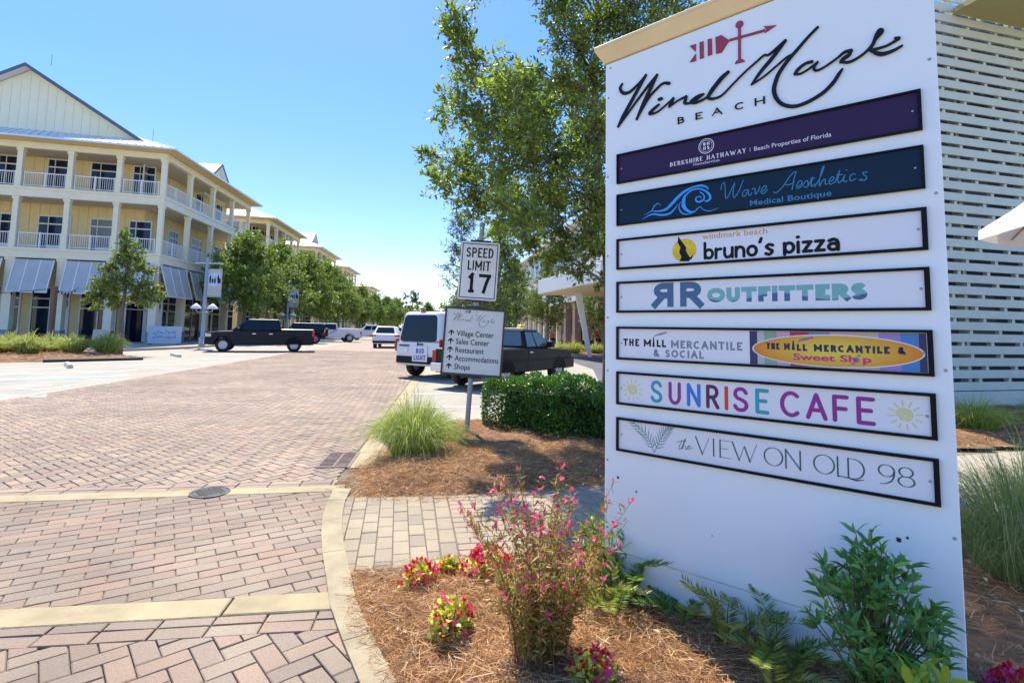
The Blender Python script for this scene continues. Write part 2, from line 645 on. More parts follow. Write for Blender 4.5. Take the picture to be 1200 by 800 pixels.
def rdir(rs, n, up=0.0):
    d = rs.normal(size=(n, 3))
    d /= np.linalg.norm(d, axis=1, keepdims=True)
    d[:, 2] += up
    return d / np.linalg.norm(d, axis=1, keepdims=True)

# ------------------------------------------------------------------ ground, road, paving
def inside(px, py, poly):
    c = False
    n = len(poly)
    j = n - 1
    for i in range(n):
        xi, yi = poly[i]
        xj, yj = poly[j]
        if (yi > py) != (yj > py) and px < (xj - xi) * (py - yi) / (yj - yi) + xi:
            c = not c
        j = i
    return c

def edge_dist(px, py, poly):
    d = 1e9
    n = len(poly)
    for i in range(n):
        ax, ay = poly[i]
        bx, by = poly[(i + 1) % n]
        dx, dy = bx - ax, by - ay
        t = max(0, min(1, ((px - ax) * dx + (py - ay) * dy) / (dx * dx + dy * dy + 1e-12)))
        d = min(d, math.hypot(px - ax - t * dx, py - ay - t * dy))
    return d

def ccw(poly):
    a = sum(poly[i][0] * poly[(i + 1) % len(poly)][1] - poly[(i + 1) % len(poly)][0] * poly[i][1] for i in range(len(poly)))
    return poly if a > 0 else poly[::-1]

def clip(sub, reg):
    out = sub
    n = len(reg)
    for i in range(n):
        (ax, ay), (bx, by) = reg[i], reg[(i + 1) % n]
        src, out = out, []
        if not src:
            return []
        def sd(p):
            return (bx - ax) * (p[1] - ay) - (by - ay) * (p[0] - ax)
        for k in range(len(src)):
            p, q = src[k], src[(k + 1) % len(src)]
            a, b = sd(p), sd(q)
            if a >= 0:
                out.append(p)
            if (a >= 0) != (b >= 0):
                t = a / (a - b)
                out.append((p[0] + (q[0] - p[0]) * t, p[1] + (q[1] - p[1]) * t))
    return out

def bricks(name, region, org, ang, pattern, m, bl=.2, bw=.1, gap=.010, z=0.0, fine=9.0, seed=1):
    """individual paving bricks with chamfers and joints, clipped to a convex region; one surface"""
    rs = random.Random(seed)
    reg = ccw(region)
    ca, sa = math.cos(rad(ang)), math.sin(rad(ang))
    loc = [((x - org[0]) * ca + (y - org[1]) * sa, -(x - org[0]) * sa + (y - org[1]) * ca) for x, y in reg]
    x0, x1 = min(p[0] for p in loc) - .3, max(p[0] for p in loc) + .3
    y0, y1 = min(p[1] for p in loc) - .3, max(p[1] for p in loc) + .3
    cells = []
    if pattern == 'herring':
        u = bw
        N = int((max(abs(x0), abs(x1), abs(y0), abs(y1)) * 2) / u) + 8
        for a in range(-N, N):
            for c in range(-N, N):
                cx, cy = (a + 2 * c) * u, (a - 2 * c) * u
                if x0 - .3 < cx < x1 + .3 and y0 - .3 < cy < y1 + .3:
                    cells.append((cx, cy, cx + 2 * u, cy + u))
                    cells.append((cx, cy + u, cx + u, cy + 3 * u))
    else:
        for j in range(int(y0 / bw) - 1, int(y1 / bw) + 2):
            sh = (j % 2) * bl / 2 if pattern == 'running' else 0
            for i in range(int(x0 / bl) - 2, int(x1 / bl) + 2):
                cells.append((i * bl + sh, j * bw, i * bl + sh + bl, j * bw + bw))
    b = MB()
    bx0, bx1 = min(p[0] for p in reg), max(p[0] for p in reg)
    by0, by1 = min(p[1] for p in reg), max(p[1] for p in reg)
    for (a0, c0, a1, c1) in cells:
        g = gap / 2
        q = [(a0 + g, c0 + g), (a1 - g, c0 + g), (a1 - g, c1 - g), (a0 + g, c1 - g)]
        q = [(org[0] + x * ca - y * sa, org[1] + x * sa + y * ca) for x, y in q]
        mx, my = (q[0][0] + q[2][0]) / 2, (q[0][1] + q[2][1]) / 2
        if mx < bx0 - .25 or mx > bx1 + .25 or my < by0 - .25 or my > by1 + .25:
            continue
        q = clip(q, reg)
        if len(q) < 3:
            continue
        ar = abs(sum(q[i][0] * q[(i + 1) % len(q)][1] - q[(i + 1) % len(q)][0] * q[i][1] for i in range(len(q)))) / 2
        if ar < .0012:
            continue
        mx = sum(p[0] for p in q) / len(q)
        my = sum(p[1] for p in q) / len(q)
        dz = rs.uniform(-.0018, .0018)
        tx, ty = rs.uniform(-.012, .012), rs.uniform(-.012, .012)
        zt = [z + dz + (p[0] - mx) * tx + (p[1] - my) * ty for p in q]
        near = math.hypot(mx, my) < fine
        n = len(q)
        ch = .0035 if near else .0
        top = [b.pt((mx + (p[0] - mx) * (1 - ch / .06), my + (p[1] - my) * (1 - ch / .06), zz)) for p, zz in zip(q, zt)]
        b.f.append(top)
        lo = top
        if near:
            lo = [b.pt((p[0], p[1], zz - .004)) for p, zz in zip(q, zt)]
            for k in range(n):
                b.f.append([lo[k], lo[(k + 1) % n], top[(k + 1) % n], top[k]])
        if math.hypot(mx, my) < 16:
            bt = [b.pt((p[0], p[1], z - .014)) for p in q]
            for k in range(n):
                b.f.append([bt[k], bt[(k + 1) % n], lo[(k + 1) % n], lo[k]])
    o = b.build(name, m)
    return kind(o, 'structure')

def rx(y):      # right edge of the brick road (left side of its concrete ribbon)
    return -1.84 - .118 * (y - 5.3)
def lx(y):      # left edge of the brick road
    return -9.25 - .14 * (y - 6.0)

m_soil = mat('soil', (.30, .24, .16), .95, var=.3, vscale=.4)
m_joint = mat('joint_sand', (.165, .13, .098), .95, var=.35, vscale=3, bump=.4, bscale=200)
m_conc = mat('yellow_concrete', (.39, .315, .175), .85, var=.12, stain=(.27, .215, .12), vscale=3.2, bump=.35, bscale=140)
m_kerb = mat('kerb_concrete', (.39, .325, .20), .88, var=.12, stain=(.23, .185, .115), vscale=3.0, bump=.4, bscale=120)
m_lot = mat('lot_concrete', (.33, .30, .235), .9, var=.16, vscale=.7, bump=.25, bscale=90)
m_side = mat('sidewalk_concrete', (.37, .315, .24), .9, var=.15, vscale=.8, bump=.2, bscale=80)
m_asph = mat('asphalt', (.10, .10, .105), .92, var=.3, vscale=1.5, bump=.4, bscale=160)
BR = [(.335, .235, .165), (.28, .205, .155), (.365, .265, .19), (.255, .20, .152), (.38, .275, .185), (.31, .245, .182), (.24, .19, .145), (.355, .255, .185)]
m_brick = island_ramp('road_brick', BR, dirt=.22, dscale=.6)
m_brick2 = island_ramp('crossing_brick', [(.31, .215, .155), (.25, .19, .142), (.295, .235, .168), (.235, .188, .145), (.325, .23, .16), (.27, .212, .157)], dirt=.30, dscale=.9)
m_brick3 = island_ramp('path_brick', [(.335, .275, .185), (.295, .245, .175), (.37, .305, .20), (.275, .228, .168), (.35, .285, .19)], dirt=.2)
m_brick4 = island_ramp('path_brick_pink', [(.37, .275, .19), (.345, .255, .182), (.335, .28, .195), (.395, .295, .205)], dirt=.15)
m_far = mat('far_brick', (.325, .245, .178), .9, var=.12, vscale=1.2, bump=.2, bscale=50)
m_white = mat('road_paint_white', (.68, .68, .66), .7, var=.1, vscale=5)
m_blue = mat('road_paint_blue', (.24, .42, .66), .7, var=.15, vscale=5)

sheet('ground', [(-900, -60), (900, -60), (900, 1500), (-900, 1500)], -.075, m_soil)
sheet('road_bed', [(-14, -3), (3.0, -3), (3.0, 6), (rx(36) + .4, 36), (lx(36) - .3, 36), (lx(6) - 3, 6)], -.013, m_joint)
sheet('road', [(lx(35), 35), (rx(35) + .3, 35), (rx(220) + .3, 220), (lx(220), 220)], -.002, m_far)
sheet('parking_lot', [(-60, -3), (-12.5, -3), (lx(6) - 3.2, 5.0), (lx(6), 6), (lx(36), 36), (lx(180), 180), (lx(180) - 30, 180), (-60, 60)], -.006, m_lot)
sheet('parking_bay', [(rx(6.5) + .25, 6.5), (1.5, 8.5), (3.2, 14.5), (4.2, 19.2), (7.5, 27), (8.5, 60), (rx(60) + .25, 60)], -.004, m_lot)
sheet('driveway', [(2.2, 12.0), (16, 14.5), (16, 33.2), (4.2, 32.6), (2.9, 30), (3.4, 22)], .001, m_asph)

B1 = [(-4.43, 4.765), (-1.73, 5.24)]          # far ribbon of the crossing
B2 = [(-2.645, 2.905), (-1.04, 3.135)]        # near ribbon
def line_at(B, x, off):
    d = (Vector(B[1]) - Vector(B[0])).normalized()
    n = Vector((-d.y, d.x))
    p = Vector(B[0]) + n * off
    return (x, p.y + d.y / d.x * (x - p.x))
def band(name, a, b, w, ext=0.0, z=.004, h=.02, m=None):
    a, b = Vector((*a, 0)), Vector((*b, 0))
    d = (b - a).normalized()
    a = a - d * ext
    n = Vector((-d.y, d.x, 0)) * w / 2
    mb = MB()
    L = (b - a).length
    ns = max(1, int(L / 2.6))
    for i in range(ns):
        p, q = a + d * (L * i / ns + (.003 if i else 0)), a + d * (L * (i + 1) / ns - (.003 if i < ns - 1 else 0))
        mb.prism([((p - n).x, (p - n).y), ((q - n).x, (q - n).y), ((q + n).x, (q + n).y), ((p + n).x, (p + n).y)], z - h, z)
    o = mb.build(name, m or m_conc, bevel=.006, seg=1)
    return kind(o, 'structure')
band('crossing_ribbon', B1[0], line_at(B1, -1.585, 0), .2, ext=9)
d2 = (Vector(B2[1]) - Vector(B2[0])).normalized()
cr = Vector(B2[0]) + d2 * 1.115
band('crossing_ribbon', B2[0], tuple(cr - d2 * .006), .2, ext=8)
band('crossing_ribbon', tuple(cr + d2 * .008), line_at(B2, -.95, 0), .2, z=.009)

far_reg = [line_at(B1, -9.3, .3), line_at(B1, -1.75, .3), (rx(35), 35.0), (lx(35), 35.0)]
bricks('road_paving', far_reg, (-1.8, 5.3), 55, 'herring', m_brick, z=0.0, fine=8, seed=2)
bricks('road_border', [line_at(B1, -12, .105), line_at(B1, -1.72, .105), line_at(B1, -1.72, .3), line_at(B1, -12, .3)], B1[1], 10.0, 'stack', m_brick, bl=.295, bw=.196, seed=3)
bricks('crossing_paving', [line_at(B1, -9, -.103), line_at(B1, -1.58, -.103), line_at(B2, -.985, .103), line_at(B2, -9, .103)], (-1.5, 4.3), 33, 'running', m_brick2, gap=.0052, bl=.235, bw=.113, seed=4)
bricks('road_border', [line_at(B2, -8, -.103), line_at(B2, -.93, -.103), line_at(B2, -.84, -.285), line_at(B2, -8, -.285)], B2[1], 8.0, 'stack', m_brick2, bl=.26, bw=.183, seed=5)
bricks('road_paving', [line_at(B2, -7, -.29), line_at(B2, -.87, -.29), (-.58, 2.46), (-.3, 1.9), (.14, .6), (.2, -.6), (-6, -.6)], (-1.3, 2.6), 42, 'herring', m_brick2, gap=.0058, bw=.108, seed=6)
# soldier course along the right of the road, then the pale ribbon beside it
bricks('road_border', [(rx(6.9) - .0, 6.9), (rx(30) + .0, 30), (rx(30) + .12, 30), (rx(6.9) + .12, 6.9)], (rx(6.9), 6.9), 96.7, 'stack', m_brick, bl=.21, bw=.125, seed=7)
kind(MB().prism([(rx(6.0) + .135, 6.0), (rx(6.0) + .40, 6.0), (rx(34) + .40, 34), (rx(34) + .135, 34)], -.03, .005).build('road_ribbon', m_conc, bevel=.006, seg=1), 'structure')
kind(MB().prism([(lx(6.1) - .28, 6.1), (lx(6.1) - .012, 6.1), (lx(34) - .012, 34), (lx(34) - .28, 34)], -.03, .005).build('road_ribbon', m_side, bevel=.006, seg=1), 'structure')

# curved kerb of the near planting bed, cast in lengths
ko = [(-1.66, 5.20), (-1.60, 4.85), (-1.52, 4.50), (-1.40, 4.12), (-1.26, 3.75), (-1.12, 3.42), (-.98, 3.08), (-.80, 2.74), (-.62, 2.42), (-.40, 2.02), (-.16, 1.55), (.08, 1.0)]
ki = [(-1.50, 5.20), (-1.45, 4.86), (-1.37, 4.53), (-1.265, 4.18), (-1.125, 3.81), (-.99, 3.48), (-.855, 3.14), (-.68, 2.81), (-.50, 2.49), (-.27, 2.09), (-.03, 1.62), (.22, 1.06)]
mb = MB()
for i in range(len(ko) - 1):
    t = .0 if i not in (1, 4, 7) else .006
    a, b_ = Vector(ko[i]), Vector(ko[i + 1])
    c, d_ = Vector(ki[i]), Vector(ki[i + 1])
    a2, c2 = a.lerp(b_, t / .35), c.lerp(d_, t / .35)
    mb.prism([tuple(a2), tuple(c2), tuple(d_), tuple(b_)], -.05, .018)
kind(mb.build('kerb', m_kerb), 'structure')

# path that crosses the beds towards the sidewalk
pd = Vector((1, .315)).normalized()
pn = Vector((-pd.y, pd.x))
def pp(a, c):
    q = Vector((-.95, 3.42)) + pd * a + pn * c
    return (q.x, q.y)
m_pbed = m_joint
sheet('path_bed', [(-1.5, 5.25), (-1.42, 4.6), (-.9, 3.4), pp(7, 0), pp(7, 1.35), (-1.2, 5.3)], -.012, m_pbed)
bricks('path_paving', [(-1.51, 5.0), (-1.045, 3.36), (-.405, 3.48), (-.70, 5.06)], (-.95, 3.42), 102, 'running', m_brick3, gap=.0055, bl=.215, bw=.117, seed=8)
bricks('path_border', [(-.40, 3.48), (-.275, 3.50), (-.57, 5.08), (-.695, 5.06)], (-.40, 3.48), 100.6, 'stack', m_brick3, bl=.26, bw=.126, seed=9)
bricks('path_paving', [(-.27, 3.5), pp(3.3, -.05), pp(3.3, 1.42), (-.565, 5.08)], (-.1, 3.7), 11.0, 'running', m_brick4, gap=.006, bl=.205, bw=.108, seed=10)
sheet('sidewalk', [pp(3.31, -.05), pp(7.5, .1), (12, 8.9), (12, 6.1)], .0, m_side)
sheet('sidewalk', [pp(3.31, 1.42), pp(3.31, -.04), (12, 6.1), (12, 9.0), pp(6.2, 1.5)], .002, m_side)
# walk in front of the buildings on the left, a step up from the lot
kind(MB().prism([(-21.4, 29.2), (-20.6, 34.2), (-22.6, 52), (-33, 145), (-46, 145), (-46, 25), (-36, 25)], -.05, .13).build('sidewalk', m_side, bevel=.02), 'structure')
# paint in the accessible bays
def stripe(a, b, w, m, z=.0):
    a, b = Vector(a), Vector(b)
    d = (b - a).normalized()
    n = Vector((-d.y, d.x)) * w / 2
    o = MB().face([(*(a - n), z), (*(b - n), z), (*(b + n), z), (*(a + n), z)]).build('parking_line', m)
    return kind(o, 'structure')
for a, b_, w, m in [((-20.5, 9.4), (-12.4, 17.8), .13, m_white), ((-19.8, 9.0), (-11.35, 15.95), .16, m_white), ((-19.3, 9.0), (-11.15, 15.6), .22, m_blue),
                    ((-18, 13.9), (-12.45, 22.2), .11, m_white), ((-17.4, 7.2), (-9.9, 11.5), .13, m_white), ((-17.2, 6.9), (-9.7, 11.25), .26, m_blue),
                    ((-17, 20.2), (-12.6, 24.6), .11, m_white), ((-18.6, 27.5), (-13.6, 29.7), .11, m_white)]:
    stripe(a, b_, w, m)
mb = MB(M=Matrix.Translation((-10.9, 12.9, .0)) @ Matrix.Rotation(rad(-42), 4, 'Z') @ Matrix.Rotation(rad(-90), 4, 'X'))
mb.ribbon(arc(0, -.25, .42, .42, 150, 420, 18), .1, 0, .0005, smooth=False)
mb.ribbon([(-.25, .75), (-.2, .2), (.25, .15), (.5, -.45), (.65, -.4)], .12, -.001, .0005, smooth=False)
mb.ribbon(arc(-.27, .95, .1, .1, 0, 360, 10), .1, -.002, .0005, smooth=False)
kind(mb.build('wheelchair_marking', m_white), 'structure')
for a, b_ in [((-2.35, 12.7), (.6, 13.6)), ((-3.1, 15.9), (.3, 19.9)), ((-3.9, 21), (-.2, 25.2)), ((-2.2, 10.6), (.9, 11.0))]:
    stripe(a, b_, .1, m_white, .002)

# ------------------------------------------------------------------ planting beds: mounded soil under pine straw
from mathutils import noise as mnoise
def bed_h(x, y, poly, hmax, run, base=-.02):
    d = edge_dist(x, y, poly) if inside(x, y, poly) else 0
    t = min(1, d / run)
    t = t * t * (3 - 2 * t)
    return base + hmax * t + (.035 * mnoise.noise(Vector((x * 2.1, y * 2.1, .3))) + .016 * mnoise.noise(Vector((x * 8, y * 8, 1.7)))) * min(1, d / .15)
def bed(poly, hmax, run, step, m, base=-.02):
    poly = ccw(poly)
    x0, x1 = min(p[0] for p in poly), max(p[0] for p in poly)
    y0, y1 = min(p[1] for p in poly), max(p[1] for p in poly)
    nx, ny = int((x1 - x0) / step) + 2, int((y1 - y0) / step) + 2
    b = MB()
    idx = {}
    for i in range(nx + 1):
        for j in range(ny + 1):
            x, y = x0 + i * step, y0 + j * step
            if inside(x, y, poly) or edge_dist(x, y, poly) < step * .9:
                idx[i, j] = b.pt((x, y, bed_h(x, y, poly, hmax, run, base)))
    for (i, j) in list(idx):
        q = [(i, j), (i + 1, j), (i + 1, j + 1), (i, j + 1)]
        if all(k in idx for k in q):
            b.f.append([idx[k] for k in q])
    o = b.build('planting_bed', m, smooth=True)
    return kind(o, 'structure')
STRAW = [(.58, .31, .11), (.40, .18, .055), (.68, .41, .17), (.26, .11, .035), (.62, .35, .13), (.78, .54, .28), (.48, .23, .075), (.84, .70, .48)]
m_bed = mat('bed_soil', (.21, .105, .045), .95, var=.4, vscale=9, bump=.8, bscale=60)
m_straw = island_ramp('pine_straw', STRAW, rough=.7, bump=0, dirt=.25, dscale=2.0, trans=.12)
def straw(poly, n, hmax, run, base=-.02, ln=(.07, .17), w=(.0016, .0034), dens=None, lift=.03, seed=3):
    rs = np.random.RandomState(seed)
    poly = ccw(poly)
    x0, x1 = min(p[0] for p in poly), max(p[0] for p in poly)
    y0, y1 = min(p[1] for p in poly), max(p[1] for p in poly)
    pts = []
    while len(pts) < n:
        x, y = rs.uniform(x0, x1), rs.uniform(y0, y1)
        if inside(x, y, poly) or (edge_dist(x, y, poly) < .05 and rs.rand() < .5):
            if dens and rs.rand() > dens(x, y):
                continue
            pts.append((x, y, bed_h(x, y, poly, hmax, run, base) + abs(rs.normal()) * lift * .45 + .002))
    P = np.array(pts)
    a = rs.uniform(0, 2 * PI, n) + np.sin(P[:, 0] * 3.1) * .8
    L = rs.uniform(ln[0], ln[1], n)
    el = rs.normal(0, .22, n)
    d = np.stack([np.cos(a) * np.cos(el), np.sin(a) * np.cos(el), np.sin(el)], 1)
    p0 = P - d * L[:, None] / 2
    p1 = P + d * L[:, None] / 2
    p0[:, 2] = np.maximum(p0[:, 2], P[:, 2] - .012)
    p1[:, 2] = np.maximum(p1[:, 2], P[:, 2] - .012)
    bend = P + rs.normal(size=(n, 3)) * (L[:, None] * np.array([.22, .22, .05])) + np.array([0, 0, .008])
    V, Fc = blades(p0, p1, bend, rs.uniform(w[0], w[1], n), seg=2, rs=rs)
    return kind(raw('pine_straw', V, Fc, m_straw), 'stuff')
def chips(poly, n, hmax, run, m, base=-.02, size=(.012, .03), seed=5, name='dry_leaves'):
    rs = np.random.RandomState(seed)
    pts = []
    x0, x1 = min(p[0] for p in poly), max(p[0] for p in poly)
    y0, y1 = min(p[1] for p in poly), max(p[1] for p in poly)
    while len(pts) < n:
        x, y = rs.uniform(x0, x1), rs.uniform(y0, y1)
        if inside(x, y, poly) and rs.rand() < (1.0 if edge_dist(x, y, poly) < .25 else .35):
            pts.append((x, y, bed_h(x, y, poly, hmax, run, base) + .02))
    d = rdir(rs, n)
    d[:, 2] *= .3
    L = rs.uniform(*size, n)
    V, Fc = leaves(pts, d, L * 1.6, L, rs, fold=.3)
    return kind(raw(name, V, Fc, m), 'stuff')
m_dry = mat('dry_leaf', (.62, .45, .28), .7, island=.45, hue=.02)
BED1 = [(-1.62, 5.12), (-1.66, 5.45), (-1.72, 5.75), (-1.66, 6.3), (-1.60, 7.2), (-1.45, 8.1), (-1.05, 9.0), (0, 9.5), (1.6, 9.6), (3.4, 10.2), (5.6, 9.2), (5.3, 7.0), pp(4.5, 1.42), pp(2.6, 1.38), pp(1.4, 1.37), pp(.6, 1.35), (-1.28, 4.92), (-1.42, 4.95)]
BED2 = [(-.90, 3.33), (-.98, 3.47), pp(.25, .02), pp(.55, .07), pp(.9, .04), pp(1.4, 0), pp(2.2, .02), pp(3.4, 0), pp(5.0, -.02), (5.6, 4.6), (5.6, 1.2), (3, .6), (.45, .9), (.16, 1.45), (-.14, 1.93), (-.37, 2.31), (-.58, 2.62), (-.78, 2.93)]
bed(BED1, .13, .7, .07, m_bed)
bed(BED2, .085, .6, .06, m_bed, base=.006)
def near_d(x, y):
    return max(.12, min(1, 1.25 - .13 * y - .12 * max(0, x - 1.4)))
straw(BED1, 34000, .13, .7, dens=lambda x, y: 1 if (y < 7 and x < 1.5) else .25, w=(.0022, .0042), lift=.04)
straw(BED2, 52000, .085, .6, base=.006, dens=lambda x, y: 1 if (x < 1.9 and y > 1.3) else .22, lift=.035, seed=8)
chips(BED1, 500, .13, .7, m_dry)
chips(BED2, 420, .085, .6, m_dry, base=.006, seed=9)
WBED = [(4.9, 9.0), (6.3, 7.75), (12.5, 8.9), (13.5, 12.8), (6, 12), (4.6, 10.6)]
bed(WBED, .1, .4, .15, m_bed)
straw(WBED, 5000, .1, .4, ln=(.12, .25), w=(.006, .01), dens=lambda x, y: 1 if x > 5.5 else .3, seed=12)
LBED = [(-15.75, 23.0), (-18.0, 20.5), (-23.5, 16.2), (-36, 13), (-40, 19), (-28, 26.8), (-22.8, 28.6), (-19.2, 25.8)]
bed(LBED, .16, .6, .25, m_bed)
straw(LBED, 7000, .16, .6, ln=(.2, .4), w=(.014, .024), seed=13, lift=.05)
RBED = [(2.6, 33.2), (4.3, 33.4), (16, 34.2), (16, 41), (9, 41.5), (2.2, 44), (.8, 50), (-.5, 46), (.4, 38)]
bed(RBED, .14, .5, .4, m_bed)
kind(MB().prism([(2.5, 32.75), (16, 33.55), (16, 33.8), (2.5, 33.02)], -.05, .12).build('kerb', m_side), 'structure')
mb = MB()
mb.tube([(-15.7, 22.8, .06), (-16.6, 21.8, .06), (-17.9, 20.45, .06)], .07, 6)
tag(mb.build('edging', mat('black_rubber', (.02, .02, .022), .7)), 'black rubber edging along the mulch island with the young tree', 'edging')

